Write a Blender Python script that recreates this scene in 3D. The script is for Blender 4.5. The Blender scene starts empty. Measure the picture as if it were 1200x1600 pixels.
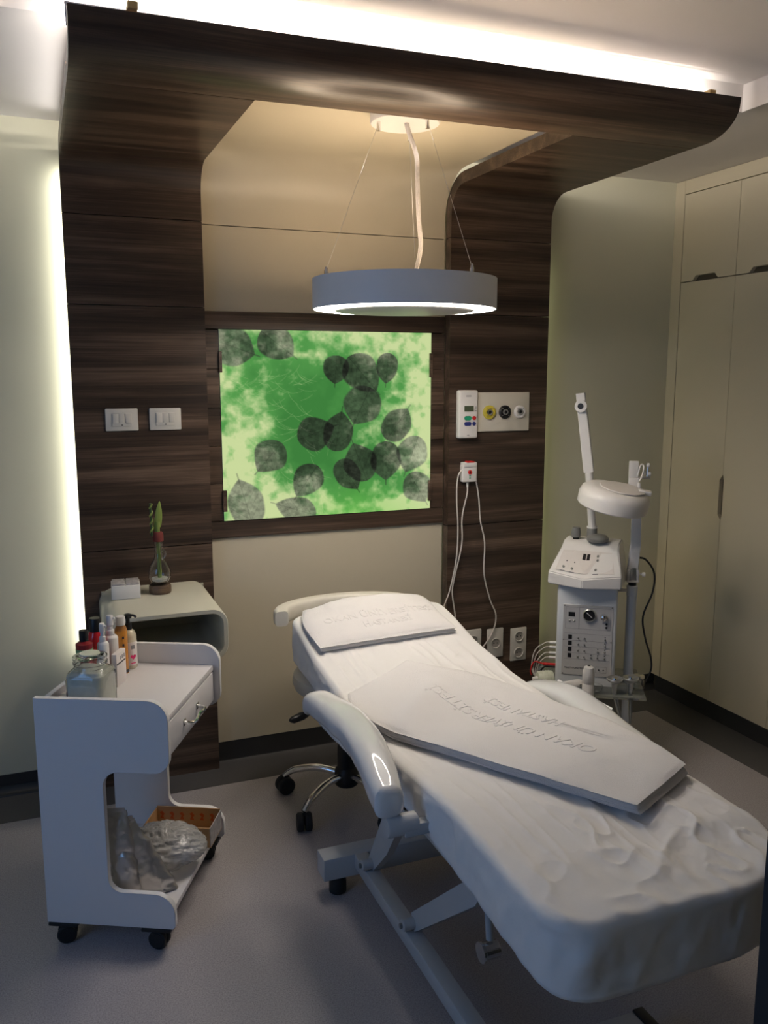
import bpy, bmesh, math, random
import numpy as np
from mathutils import Vector, Matrix
random.seed(7)
S = bpy.context.scene
COL = S.collection
R = math.radians

# ---------------------------------------------------------------- camera
cam_d = bpy.data.cameras.new('camera'); cam = bpy.data.objects.new('camera', cam_d)
COL.objects.link(cam); S.camera = cam
cam_d.sensor_fit = 'VERTICAL'; cam_d.sensor_height = 36.0
cam_d.lens = 1340.0 / 1600.0 * 36.0
cam_d.clip_start = 0.05
cam.location = (0, 0, 1.6)
cam.rotation_euler = (R(90) - math.atan(218 / 1340), 0, -R(21.76))

# ---------------------------------------------------------------- world, exposure
w = bpy.data.worlds.new('world'); S.world = w; w.use_nodes = True
w.node_tree.nodes['Background'].inputs[0].default_value = (0.35, 0.5, 0.8, 1)
w.node_tree.nodes['Background'].inputs[1].default_value = 0.3
S.view_settings.view_transform = 'Standard'; S.view_settings.look = 'None'
S.view_settings.exposure = 0.0; S.view_settings.gamma = 1.0
S.view_settings.use_curve_mapping = False

def area(name, loc, target, sx, sy, power, col):
    l = bpy.data.lights.new(name, 'AREA'); l.shape = 'RECTANGLE'; l.size = sx; l.size_y = sy
    l.energy = power; l.color = col
    o = bpy.data.objects.new(name, l); COL.objects.link(o); o.location = loc
    o.rotation_euler = (Vector(target) - Vector(loc)).to_track_quat('-Z', 'Y').to_euler()
    return o
# daylight entering by the window in the left wall, behind the photographer's shoulder
area('window_daylight', (-1.52, 1.05, 1.45), (1.0, 1.5, 0.7), 1.0, 1.2, 9.5, (0.22, 0.48, 1.0))

# ---------------------------------------------------------------- materials
def new_mat(name):
    m = bpy.data.materials.new(name); m.use_nodes = True
    nt = m.node_tree; b = nt.nodes['Principled BSDF']
    return m, nt, b
def M(name, col, rough=0.5, metal=0.0, var=0.06, scale=6.0, bump=0.0, bscale=60.0, coat=0.0, trans=0.0, ior=1.45, sheen=0.0, sss=0.0):
    m, nt, b = new_mat(name)
    N = nt.nodes; L = nt.links
    tc = N.new('ShaderNodeTexCoord'); nz = N.new('ShaderNodeTexNoise')
    nz.inputs['Scale'].default_value = scale; nz.inputs['Detail'].default_value = 4
    L.new(tc.outputs['Object'], nz.inputs['Vector'])
    mx = N.new('ShaderNodeMix'); mx.data_type = 'RGBA'
    mx.inputs[6].default_value = tuple(max(0, c * (1 - var)) for c in col) + (1,)
    mx.inputs[7].default_value = tuple(min(1, c * (1 + var)) for c in col) + (1,)
    L.new(nz.outputs['Fac'], mx.inputs[0]); L.new(mx.outputs[2], b.inputs['Base Color'])
    b.inputs['Roughness'].default_value = rough; b.inputs['Metallic'].default_value = metal
    b.inputs['Coat Weight'].default_value = coat; b.inputs['Coat Roughness'].default_value = 0.04
    b.inputs['Transmission Weight'].default_value = trans; b.inputs['IOR'].default_value = ior
    b.inputs['Sheen Weight'].default_value = sheen
    if bump:
        n2 = N.new('ShaderNodeTexNoise'); n2.inputs['Scale'].default_value = bscale; n2.inputs['Detail'].default_value = 5
        L.new(tc.outputs['Object'], n2.inputs['Vector'])
        bp = N.new('ShaderNodeBump'); bp.inputs['Strength'].default_value = bump; bp.inputs['Distance'].default_value = 0.004
        L.new(n2.outputs['Fac'], bp.inputs['Height']); L.new(bp.outputs[0], b.inputs['Normal'])
    return m
def E(name, col, strength):
    m = bpy.data.materials.new(name); m.use_nodes = True; nt = m.node_tree
    nt.nodes.remove(nt.nodes['Principled BSDF'])
    e = nt.nodes.new('ShaderNodeEmission'); e.inputs[0].default_value = (*col, 1); e.inputs[1].default_value = strength
    nt.links.new(e.outputs[0], nt.nodes['Material Output'].inputs[0]); return m
def wood(name, dark, mid, light, rough=0.34):
    m, nt, b = new_mat(name); N = nt.nodes; L = nt.links
    tc = N.new('ShaderNodeTexCoord'); mp = N.new('ShaderNodeMapping'); mp.inputs['Scale'].default_value = (0.5, 10, 10)
    L.new(tc.outputs['Object'], mp.inputs[0])
    info = N.new('ShaderNodeObjectInfo'); ad = N.new('ShaderNodeVectorMath'); ad.operation = 'ADD'
    cm = N.new('ShaderNodeCombineXYZ'); ml = N.new('ShaderNodeMath'); ml.operation = 'MULTIPLY'; ml.inputs[1].default_value = 30
    L.new(info.outputs['Random'], ml.inputs[0]); L.new(ml.outputs[0], cm.inputs[0])
    L.new(mp.outputs[0], ad.inputs[0]); L.new(cm.outputs[0], ad.inputs[1])
    n1 = N.new('ShaderNodeTexNoise'); n1.inputs['Scale'].default_value = 1.6; n1.inputs['Detail'].default_value = 7; n1.inputs['Roughness'].default_value = 0.62; n1.inputs['Distortion'].default_value = 0.35
    L.new(ad.outputs[0], n1.inputs['Vector'])
    mp2 = N.new('ShaderNodeMapping'); mp2.inputs['Scale'].default_value = (1.2, 9, 9); L.new(ad.outputs[0], mp2.inputs[0])
    n2 = N.new('ShaderNodeTexNoise'); n2.inputs['Scale'].default_value = 2.5; n2.inputs['Detail'].default_value = 4
    L.new(mp2.outputs[0], n2.inputs['Vector'])
    a = N.new('ShaderNodeMath'); a.operation = 'MULTIPLY_ADD'; a.inputs[1].default_value = 0.35; a.inputs[2].default_value = -0.1
    L.new(n2.outputs['Fac'], a.inputs[0])
    s = N.new('ShaderNodeMath'); s.operation = 'ADD'; L.new(n1.outputs['Fac'], s.inputs[0]); L.new(a.outputs[0], s.inputs[1])
    cr = N.new('ShaderNodeValToRGB'); e = cr.color_ramp.elements
    e[0].position = 0.40; e[0].color = (*dark, 1); e[1].position = 0.76; e[1].color = (*light, 1)
    x = cr.color_ramp.elements.new(0.57); x.color = (*mid, 1)
    L.new(s.outputs[0], cr.inputs[0]); L.new(cr.outputs[0], b.inputs['Base Color'])
    b.inputs['Roughness'].default_value = rough
    bp = N.new('ShaderNodeBump'); bp.inputs['Strength'].default_value = 0.12; bp.inputs['Distance'].default_value = 0.002
    L.new(n2.outputs['Fac'], bp.inputs['Height']); L.new(bp.outputs[0], b.inputs['Normal'])
    return m

m_wood = wood('walnut_veneer', (0.022, 0.014, 0.010), (0.060, 0.038, 0.026), (0.150, 0.100, 0.070))
m_wall = M('wall_paint', (0.61, 0.59, 0.455), 0.7, var=0.03, bump=0.05, bscale=200)
m_ceil = M('ceiling_paint', (0.76, 0.72, 0.70), 0.8, var=0.02)
m_cream = M('cream_lacquer', (0.55, 0.49, 0.37), 0.38, var=0.02)
m_cabinet = M('cabinet_laminate', (0.63, 0.56, 0.415), 0.5, var=0.04, scale=2)
m_floor, nt, b = new_mat('vinyl_floor')
tc = nt.nodes.new('ShaderNodeTexCoord'); n1 = nt.nodes.new('ShaderNodeTexNoise'); n1.inputs['Scale'].default_value = 260; n1.inputs['Detail'].default_value = 2
nt.links.new(tc.outputs['Object'], n1.inputs['Vector'])
cr = nt.nodes.new('ShaderNodeValToRGB'); cr.color_ramp.elements[0].position = 0.32; cr.color_ramp.elements[0].color = (0.27, 0.25, 0.26, 1)
cr.color_ramp.elements[1].position = 0.62; cr.color_ramp.elements[1].color = (0.43, 0.40, 0.41, 1)
nt.links.new(n1.outputs['Fac'], cr.inputs[0]); nt.links.new(cr.outputs[0], b.inputs['Base Color']); b.inputs['Roughness'].default_value = 0.42
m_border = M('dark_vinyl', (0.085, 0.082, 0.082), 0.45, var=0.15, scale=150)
m_cove = M('dark_cove', (0.035, 0.035, 0.036), 0.4)
m_white = M('white_laminate', (0.72, 0.70, 0.71), 0.4, var=0.02)
m_edge = M('white_edging', (0.82, 0.81, 0.82), 0.3)
m_plastic = M('white_plastic', (0.74, 0.72, 0.70), 0.35, var=0.02)
m_plate = M('ivory_plastic', (0.66, 0.62, 0.53), 0.4, var=0.02)
m_swp = M('switch_plastic', (0.62, 0.60, 0.55), 0.35, var=0.02)
m_recess_shade = M('socket_recess_shade', (0.34, 0.32, 0.29), 0.5)  # darker grey stands in for shade inside the socket outlets
m_grey = M('grey_plastic', (0.20, 0.20, 0.19), 0.45)
m_black = M('black_plastic', (0.012, 0.012, 0.013), 0.4)
m_rubber = M('black_rubber', (0.015, 0.015, 0.016), 0.65)
m_chrome = M('chrome', (0.8, 0.8, 0.8), 0.12, 1.0)
m_steel = M('brushed_steel', (0.70, 0.70, 0.69), 0.3, 1.0)
m_paint = M('white_painted_steel', (0.62, 0.64, 0.66), 0.4, var=0.03)
m_sheet = M('white_sheet', (0.80, 0.78, 0.76), 0.85, var=0.02, bump=0.25, bscale=45, sheen=0.2)
m_towel = M('white_terry', (0.83, 0.80, 0.785), 0.95, var=0.02, bump=0.5, bscale=420, sheen=0.4)
m_frame = M('bed_frame_enamel', (0.44, 0.45, 0.46), 0.45, var=0.03)
m_leather = M('white_vinyl_upholstery', (0.78, 0.77, 0.75), 0.45, var=0.02)
m_wrapped = M('plastic_wrapped_vinyl', (0.78, 0.78, 0.78), 0.35, var=0.03, bump=0.35, bscale=14, coat=1.0)
m_creamv = M('cream_vinyl', (0.66, 0.62, 0.54), 0.4, var=0.03)
m_glass = M('clear_glass', (0.95, 0.96, 0.95), 0.03, trans=1.0, var=0.0)
m_acrylic = M('clear_acrylic', (0.80, 0.84, 0.84), 0.08, trans=0.92, var=0.0)
m_foil = M('silver_foil', (0.58, 0.56, 0.54), 0.30, 0.85, var=0.1, bump=0.5, bscale=30)
m_film = M('clear_film', (0.80, 0.79, 0.78), 0.14, var=0.2, scale=14, bump=0.9, bscale=45, trans=0.6)
m_card = M('cardboard', (0.50, 0.31, 0.15), 0.7)
m_orange_print = M('orange_print', (0.55, 0.12, 0.03), 0.7)
m_red = M('red_plastic', (0.55, 0.02, 0.02), 0.35)
m_redliq = M('red_liquid', (0.28, 0.015, 0.02), 0.15, var=0.2, coat=0.5)
m_redbright = M('bright_red_liquid', (0.62, 0.02, 0.03), 0.15, var=0.2, coat=0.5)
m_orange = M('amber_liquid', (0.62, 0.25, 0.03), 0.15, var=0.08, coat=0.6)
m_pale = M('pale_lotion', (0.62, 0.56, 0.42), 0.25, coat=0.4)
m_label = M('paper_label', (0.78, 0.72, 0.70), 0.6)
m_pink = M('pink_print', (0.75, 0.03, 0.16), 0.6)
m_ink = M('dark_print', (0.03, 0.03, 0.035), 0.6)
m_panelgrey = M('panel_face', (0.50, 0.49, 0.48), 0.5, var=0.02)
m_facepl = M('control_face', (0.68, 0.64, 0.61), 0.45, var=0.02)
m_line = M('grey_print', (0.26, 0.25, 0.26), 0.6)
m_lcd = M('lcd_glass', (0.08, 0.10, 0.06), 0.2)
m_green = M('green_button', (0.02, 0.30, 0.16), 0.4)
m_blue = M('blue_button', (0.03, 0.04, 0.20), 0.4)
m_yellow = M('yellow_ring', (0.62, 0.52, 0.06), 0.4)
m_plant = M('plant_green', (0.20, 0.27, 0.06), 0.5, var=0.2, scale=30)
m_plantd = M('dark_green', (0.03, 0.07, 0.02), 0.5)
m_twine = M('red_twine', (0.16, 0.03, 0.025), 0.8)
m_darkwood = wood('turned_wood', (0.05, 0.03, 0.02), (0.12, 0.075, 0.045), (0.2, 0.13, 0.08), 0.5)
m_salt = M('scrub_powder', (0.74, 0.76, 0.68), 0.8, var=0.15, scale=60)
m_tissue = M('tissue_paper', (0.78, 0.76, 0.72), 0.9)
m_pack = M('printed_box', (0.40, 0.38, 0.38), 0.5, var=0.6, scale=70)
m_greenbox = M('green_cap', (0.22, 0.36, 0.16), 0.5)
m_mint = M('mint_plastic', (0.60, 0.62, 0.50), 0.4)
m_door = M('dark_door', (0.035, 0.037, 0.04), 0.6)
m_coregap = M('shadow_gap', (0.05, 0.04, 0.03), 0.8)

# ---------------------------------------------------------------- mesh helpers
class MB:
    def __init__(s): s.bm = bmesh.new()
    def box(s, x0, x1, y0, y1, z0, z1, bev=0.0, seg=2, mtx=None):
        t = bmesh.new(); bmesh.ops.create_cube(t, size=1)
        for v in t.verts:
            v.co = Vector(((x0 + x1) / 2 + v.co.x * (x1 - x0), (y0 + y1) / 2 + v.co.y * (y1 - y0), (z0 + z1) / 2 + v.co.z * (z1 - z0)))
        if bev: bmesh.ops.bevel(t, geom=t.edges[:], offset=bev, segments=seg, profile=0.5, affect='EDGES')
        s.merge(t, mtx); return s
    def merge(s, t, mtx=None):
        if mtx is not None: bmesh.ops.transform(t, matrix=mtx, verts=t.verts[:])
        me = bpy.data.meshes.new('tmp'); t.to_mesh(me); t.free(); s.bm.from_mesh(me); bpy.data.meshes.remove(me)
    def rings(s, rr, close=True, cap=True):
        L = []
        for r in rr: L.append([s.bm.verts.new(p) for p in r])
        n = len(L[0])
        for a, b in zip(L, L[1:]):
            for i in range(n if close else n - 1):
                j = (i + 1) % n
                s.bm.faces.new((a[i], a[j], b[j], b[i]))
        if cap and close:
            s.bm.faces.new(list(reversed(L[0]))); s.bm.faces.new(L[-1])
        return s
    def lathe(s, prof, c=(0, 0, 0), n=28, axis='z', cap=True):
        rr = []
        for r, h in prof:
            r = max(r, 1e-4); ring = []
            for i in range(n):
                a = 2 * math.pi * i / n; p = (r * math.cos(a), r * math.sin(a), h)
                if axis == 'x': p = (h, p[0], p[1])
                elif axis == 'y': p = (p[0], h, p[1])
                elif axis == '-y': p = (p[0], -h, p[1])
                ring.append((p[0] + c[0], p[1] + c[1], p[2] + c[2]))
            rr.append(ring)
        return s.rings(rr, cap=cap)
    def tube(s, pts, r, n=10, cap=True):
        pts = [Vector(p) for p in pts]; rr = []
        rs = r if isinstance(r, (list, tuple)) else [r] * len(pts)
        up = None
        for i, p in enumerate(pts):
            d = (pts[min(i + 1, len(pts) - 1)] - pts[max(i - 1, 0)]).normalized()
            if up is None:
                up = Vector((0, 0, 1)) if abs(d.z) < 0.9 else Vector((1, 0, 0))
            x = d.cross(up).normalized(); up = x.cross(d).normalized()
            rr.append([p + (x * math.cos(2 * math.pi * k / n) + up * math.sin(2 * math.pi * k / n)) * rs[i] for k in range(n)])
        return s.rings(rr, cap=cap)
    def loft(s, secs, n=24, pw=3.0):
        # secs: (centre, half width vector, half height vector)
        rr = []
        for c, wv, hv in secs:
            c = Vector(c); wv = Vector(wv); hv = Vector(hv); ring = []
            for k in range(n):
                a = 2 * math.pi * k / n; ca, sa = math.cos(a), math.sin(a)
                x = math.copysign(abs(ca) ** (2 / pw), ca); y = math.copysign(abs(sa) ** (2 / pw), sa)
                ring.append(c + wv * x + hv * y)
            rr.append(ring)
        return s.rings(rr)
    def prism(s, poly, f0, f1):
        # poly 2D points, f0/f1 map (a,b)->3D for both faces
        A = [s.bm.verts.new(f0(*p)) for p in poly]; B = [s.bm.verts.new(f1(*p)) for p in poly]
        n = len(poly)
        s.bm.faces.new(A); s.bm.faces.new(list(reversed(B)))
        for i in range(n):
            j = (i + 1) % n; s.bm.faces.new((A[j], A[i], B[i], B[j]))
        return s
    def quad(s, *p):
        s.bm.faces.new([s.bm.verts.new(q) for q in p]); return s
    def build(s, name, m, parent=None, smooth=True, angle=38):
        bmesh.ops.recalc_face_normals(s.bm, faces=s.bm.faces[:])
        me = bpy.data.meshes.new(name); s.bm.to_mesh(me); s.bm.free(); me.materials.append(m)
        if smooth:
            for p in me.polygons: p.use_smooth = True
            me.set_sharp_from_angle(angle=R(angle))
        o = bpy.data.objects.new(name, me); COL.objects.link(o)
        if parent is not None: o.parent = parent
        return o

def thing(name, label, cat, loc=(0, 0, 0), rz=0, group=None):
    o = bpy.data.objects.new(name, None); COL.objects.link(o); o.empty_display_size = 0.05
    o.location = loc; o.rotation_euler = (0, 0, rz); return tag(o, label, cat, group)
def tag(o, label, cat, group=None):
    o['label'] = label; o['category'] = cat
    if group: o['group'] = group
    return o
def struct(o): o['kind'] = 'structure'; return o
def smoothpath(pts, k=6):
    pts = [Vector(p) for p in pts]; out = []
    for i in range(len(pts) - 1):
        p0, p1, p2, p3 = pts[max(i - 1, 0)], pts[i], pts[i + 1], pts[min(i + 2, len(pts) - 1)]
        for j in range(k):
            t = j / k
            out.append(0.5 * ((2 * p1) + (p2 - p0) * t + (2 * p0 - 5 * p1 + 4 * p2 - p3) * t * t + (3 * p1 - p0 - 3 * p2 + p3) * t ** 3))
    out.append(pts[-1]); return out
def rot2(rz): return Matrix.Rotation(rz, 4, 'Z')
def textmesh(txt, size, extrude, bevel=0.0, res=3, align='LEFT'):
    c = bpy.data.curves.new('txt', 'FONT'); c.body = txt; c.size = size; c.extrude = extrude; c.resolution_u = res
    c.bevel_depth = bevel; c.align_x = align
    o = bpy.data.objects.new('txt', c); COL.objects.link(o)
    dg = bpy.context.evaluated_depsgraph_get(); dg.update()
    me = bpy.data.meshes.new_from_object(o.evaluated_get(dg))
    bpy.data.objects.remove(o); bpy.data.curves.remove(c); return me
def textpart(name, txt, size, m, parent, origin, xdir, ydir, ext=0.0003, align='LEFT'):
    me = textmesh(txt, size, ext, align=align); X = Vector(xdir).normalized(); Yv = Vector(ydir).normalized(); Zv = X.cross(Yv)
    for v in me.vertices: v.co = Vector(origin) + X * v.co.x + Yv * v.co.y + Zv * v.co.z
    me.materials.clear(); me.materials.append(m); me.name = name
    o = bpy.data.objects.new(name, me); COL.objects.link(o); o.parent = parent; return o

def hash2(ix, iy, s):
    v = np.sin(ix * 127.1 + iy * 311.7 + s * 74.7) * 43758.5453
    return v - np.floor(v)
def vn(x, y, s=0):
    x = np.asarray(x, float); y = np.asarray(y, float); ix = np.floor(x); iy = np.floor(y); fx = x - ix; fy = y - iy
    fx = fx * fx * (3 - 2 * fx); fy = fy * fy * (3 - 2 * fy)
    a = hash2(ix, iy, s); b_ = hash2(ix + 1, iy, s); c = hash2(ix, iy + 1, s); d = hash2(ix + 1, iy + 1, s)
    return (a * (1 - fx) + b_ * fx) * (1 - fy) + (c * (1 - fx) + d * fx) * fy
def fbm(x, y, s=0, o=4):
    t = 0; a = 0.5
    for k in range(o): t = t + a * vn(x * 2 ** k, y * 2 ** k, s + k * 7); a *= 0.5
    return t
def npmesh(name, V, F, m, parent=None, smooth=True, angle=None):
    me = bpy.data.meshes.new(name); me.from_pydata([tuple(v) for v in V], [], F); me.materials.append(m)
    if smooth:
        me.polygons.foreach_set('use_smooth', [True] * len(me.polygons))
        if angle: me.set_sharp_from_angle(angle=R(angle))
    me.update()
    o = bpy.data.objects.new(name, me); COL.objects.link(o)
    if parent is not None: o.parent = parent
    return o

# ================================================================ room shell
WY = 3.40; WX = 2.85; CZ = 2.475; TZ = 2.563; LX = -1.6; FY = -0.9
struct(MB().box(LX, WX + 0.6, FY, WY + 0.1, -0.05, 0.0).build('floor', m_floor, smooth=False))
struct(MB().box(LX, WX + 0.6, WY, WY + 0.1, 0.0, 2.7).build('wall_back', m_wall, smooth=False))
struct(MB().box(WX + 0.6, WX + 0.7, FY, WY, 0.0, 2.7).build('wall_right', m_wall, smooth=False))
struct(MB().box(LX, WX + 0.6, FY - 0.1, FY, 0.0, 2.7).build('wall_front', m_wall, smooth=False))
# left wall with a window opening (y 0.5..1.6, z 0.8..2.1)
wl = MB(); wl.box(LX - 0.1, LX, FY, 0.5, 0, 2.7); wl.box(LX - 0.1, LX, 1.6, WY, 0, 2.7); wl.box(LX - 0.1, LX, 0.5, 1.6, 0, 0.8); wl.box(LX - 0.1, LX, 0.5, 1.6, 2.1, 2.7)
struct(wl.build('wall_left', m_wall, smooth=False))
wf = MB(); wf.box(LX - 0.07, LX - 0.02, 0.5, 0.54, 0.8, 2.1); wf.box(LX - 0.07, LX - 0.02, 1.56, 1.6, 0.8, 2.1); wf.box(LX - 0.07, LX - 0.02, 0.5, 1.6, 0.8, 0.84); wf.box(LX - 0.07, LX - 0.02, 0.5, 1.6, 2.06, 2.1)
struct(wf.build('window_1', m_white, smooth=False))
# ceiling with a raised tray; the tray's back face is the cove behind the walnut beam
TX0, TX1, TY0, TY1 = -0.03, 2.283, -0.4, 2.43
c = MB()
c.box(LX, WX + 0.6, TY1, WY, CZ, 2.70); c.box(LX, WX + 0.6, FY, TY0, CZ, 2.70)
c.box(LX, TX0, TY0, TY1, CZ, 2.70); c.box(TX1, WX + 0.6, TY0, TY1, CZ, 2.70)
c.box(TX0, TX1, TY0, TY1, TZ, 2.70)
struct(c.build('ceiling', m_ceil, smooth=False))
# dark vinyl border strip and cove baseboards
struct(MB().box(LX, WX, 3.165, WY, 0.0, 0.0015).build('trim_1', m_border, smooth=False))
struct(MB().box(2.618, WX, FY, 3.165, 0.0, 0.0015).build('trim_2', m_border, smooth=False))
def cove(name, path0, path1, nrm):
    # small curved cove skirting running path0 -> path1, nrm points into the room
    prof = [(0.0, 0.0), (0.03, 0.0)] + [(0.03 - 0.03 * math.sin(a), 0.035 - 0.03 * math.cos(a)) for a in np.linspace(0.1, math.pi / 2 - 0.1, 5)] + [(0.004, 0.035), (0.004, 0.078), (0.0, 0.078)]
    n = Vector(nrm); a = Vector(path0); b2 = Vector(path1)
    struct(MB().prism(prof, lambda d, z: a + n * d + Vector((0, 0, z + 0.001)), lambda d, z: b2 + n * d + Vector((0, 0, z + 0.001))).build(name, m_cove))
cove('baseboard_back', (LX, WY, 0), (WX, WY, 0), (0, -1, 0))
cove('baseboard_left', (LX, FY, 0), (LX, WY, 0), (1, 0, 0))
# dark door leaf standing open close to the photographer, right edge of the frame
d = thing('door_1', 'x', 'x', (1.090, 0.998, 0), R(-60)); del d['label']; del d['category']; struct(d)
MB().box(0.0, 0.82, 0.0, 0.04, 0.005, 2.1, 0.002).build('door_leaf', m_door, d)
hl = MB(); hl.tube(smoothpath([(0.06, 0.0, 1.0), (0.06, -0.05, 1.0), (0.17, -0.05, 1.0)], 4), 0.009); hl.lathe([(0.025, 0), (0.025, 0.006)], (0.06, 0.0, 1.0), axis='-y'); hl.build('handle', m_steel, d)

# ================================================================ walnut head wall with canopy
HX0, HX1, HX2, HX3 = 0.113, 0.597, 1.62, 2.10
YF = 3.31; SZ = 2.345; TH = 0.045
front = [(YF, 0.0), (YF, 0.94), (YF, 1.84), (YF, 2.15), (YF, 2.24)]
for a in np.linspace(0, math.pi / 2, 9)[1:]: front.append((YF - 0.105 + 0.105 * math.cos(a), 2.24 + 0.105 * math.sin(a)))
front += [(3.0, SZ), (2.75, SZ), (2.45, SZ), (2.39, SZ)]
for a in np.linspace(0, math.pi / 2, 11)[1:]: front.append((2.39 - 0.147 * math.sin(a), SZ + 0.09 * (1 - math.cos(a))))
front += [(2.241, 2.451)]
def seglen(p):
    s = [0]
    for a, b2 in zip(p, p[1:]): s.append(s[-1] + math.hypot(a[0] - b2[0], a[1] - b2[1]))
    return s
def subprof(p, s0, s1):
    s = seglen(p); out = []
    def at(q):
        for i in range(len(s) - 1):
            if s[i] <= q <= s[i + 1]:
                t = (q - s[i]) / (s[i + 1] - s[i]); return (p[i][0] * (1 - t) + p[i + 1][0] * t, p[i][1] * (1 - t) + p[i + 1][1] * t)
        return p[-1]
    out.append(at(s0)); out += [p[i] for i in range(len(s)) if s0 + 1e-5 < s[i] < s1 - 1e-5]; out.append(at(min(s1, s[-1])))
    return out
def foldboard(name, p, th, x0, x1, m, parent):
    # constant-thickness bent board; p is the visible face, back lies on the wall/ceiling side
    n = len(p); bk = []
    for i in range(n):
        a = p[max(i - 1, 0)]; b2 = p[min(i + 1, n - 1)]; dx, dz = b2[0] - a[0], b2[1] - a[1]; l = math.hypot(dx, dz)
        bk.append((p[i][0] + dz / l * th, p[i][1] - dx / l * th))
    mb = MB(); rr = []
    for x in (x0, x1): rr.append([(x, q[0], q[1]) for q in p] + [(x, q[0], q[1]) for q in reversed(bk)])
    A = [mb.bm.verts.new(v) for v in rr[0]]; B = [mb.bm.verts.new(v) for v in rr[1]]; k = len(A)
    for i in range(k):
        j = (i + 1) % k; mb.bm.faces.new((A[j], A[i], B[i], B[j]))
    for Q in (A, B):
        for i in range(n - 1): mb.bm.faces.new((Q[i], Q[i + 1], Q[k - 2 - i], Q[k - 1 - i]))
    for v in mb.bm.verts:   # the canopy sags a little towards its left front corner
        v.co.z -= 0.016 * max(0, min(1, (3.2 - v.co.y) / 0.9)) * max(0, min(1, (2.1 - v.co.x) / 2.0))
    return mb.build(name, m, parent, angle=30)
hw = thing('head_wall_panel', 'dark walnut wall panelling curving overhead into a canopy, with cream inset boards', 'wall panel')

for xa, xb in ((HX0 + 0.004, HX1), (HX2, HX3 - 0.004)):
    MB().box(xa, xb, 3.3552, 3.3566, 0.02, 2.22).build('added_light_seal', m_coregap, hw, smooth=False)  # added unseen sheet, stops LED light leaking through the board seams
S_ = seglen(front); g = 0.0016
s_arc = S_[4]; cuts = [0.0, 0.94, 1.84, 2.15]
s_beam = [S_[i] for i in range(len(front)) if abs(front[i][0] - 2.45) < 1e-6][0]
for (x0, x1) in ((HX0, HX1), (HX2, HX3)):
    cc = cuts + [s_beam]
    for a, b2 in zip(cc, cc[1:]):
        foldboard('walnut_board', subprof(front, a + g, b2 - g), TH, x0, x1, m_wood, hw)
foldboard('canopy_board', subprof(front, s_beam + g, S_[-1]), 0.03, HX0, HX3, m_wood, hw)
# cream inset: lower, upper and the curved top that becomes the niche ceiling
YC = 3.37; NZ = 2.404
cp = [(YC, 0.086), (YC, 0.945), (YC, 1.833), (YC, 2.15), (YC, 2.22)]
RC = NZ - 2.22
for a in np.linspace(0, math.pi / 2, 11)[1:]: cp.append((YC - RC + RC * math.cos(a), 2.22 + RC * math.sin(a)))
cp += [(2.9, NZ), (2.42, NZ)]
SC = seglen(cp)
foldboard('cream_board', subprof(cp, 0, SC[1]), 0.018, HX1 + 0.004, HX2 + 0.0, m_cream, hw)
foldboard('cream_board', subprof(cp, SC[2], SC[3] - g), 0.018, HX1 + 0.004, HX2, m_cream, hw)
foldboard('cream_board', subprof(cp, SC[3] + g, SC[-1]), 0.018, HX1 + 0.004, HX2, m_cream, hw)
MB().box(HX1 + 0.004, HX2, 3.388, 3.398, 0.0, 2.2).build('backing', m_coregap, hw, smooth=False)
MB().box(HX1, HX2, 3.372, 3.388, 0.0, 0.085).build('plinth', m_cove, hw, smooth=False)
# walnut surround of the picture
YP = 3.358
def rail(x0, x1, z0, z1): MB().box(x0, x1, YP, 3.388, z0, z1, 0.0012, 1).build('surround_rail', m_wood, hw)
rail(HX1 + 0.001, HX2 - 0.001, 1.765, 1.831); rail(HX1 + 0.001, HX2 - 0.001, 0.948, 1.016)
for k in range(5):
    za = 1.018 + k * 0.149; rail(HX1 + 0.001, 0.655, za, za + 0.1475); rail(1.555, HX2 - 0.001, za, za + 0.1475)
for (x0, x1, z0, z1) in ((0.652, 0.664, 1.60, 1.68), (1.545, 1.558, 1.58, 1.68), (0.652, 0.668, 1.055, 1.14), (1.543, 1.558, 1.05, 1.14)):
    MB().box(x0, x1, 3.344, 3.358, z0, z1, 0.001, 1).build('clip', m_wood, hw)

# backlit leaf picture: flat print on a glowing panel
bl = thing('backlit_picture', 'glowing green picture of grey leaves set in the walnut panelling', 'picture', ((0.66 + 1.55) / 2, 3.355, 1.39))
AX0, AX1, AZ0, AZ1 = 0.656, 1.554, 1.017, 1.764
nx, nz = 380, 316
gx, gz = np.meshgrid(np.linspace(0, 1, nx), np.linspace(0, 1, nz))   # gz 0 = top
px = gx * 330; py = gz * 285                                     # work in units close to picture millimetre/2.7
base = np.array([62, 126, 60.]); lightg = np.array([104, 176, 90.]); pale = np.array([214, 222, 164.])
edge = np.minimum(np.minimum(gx * 1.1 + 0.02, (1 - gx) * 1.0), np.minimum(gz * 1.3 + 0.06, (1 - gz) * 1.3))
nA = fbm(gx * 7, gz * 6, 3, 5); nB = fbm(gx * 26, gz * 24, 9, 4)
k1 = np.clip(1.12 - edge * 4.0 + (nA - 0.5) * 2.4 + (nB - 0.5) * 2.0, 0, 1)
k0 = np.clip(0.9 - edge * 2.0 + (nA - 0.5) * 1.2, 0, 1)
col = base[None, None] * (1 - k0[..., None]) + lightg[None, None] * k0[..., None]
col = col * (1 - 0.88 * k1[..., None]) + pale[None, None] * 0.88 * k1[..., None]
gl = np.clip((gz - 0.72) * 2.4 - np.abs(gx - 0.62) * 1.6, 0, 1)
col = col * (1 - gl[..., None] * 0.6) + np.array([104, 196, 70.]) * gl[..., None] * 0.6
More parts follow.
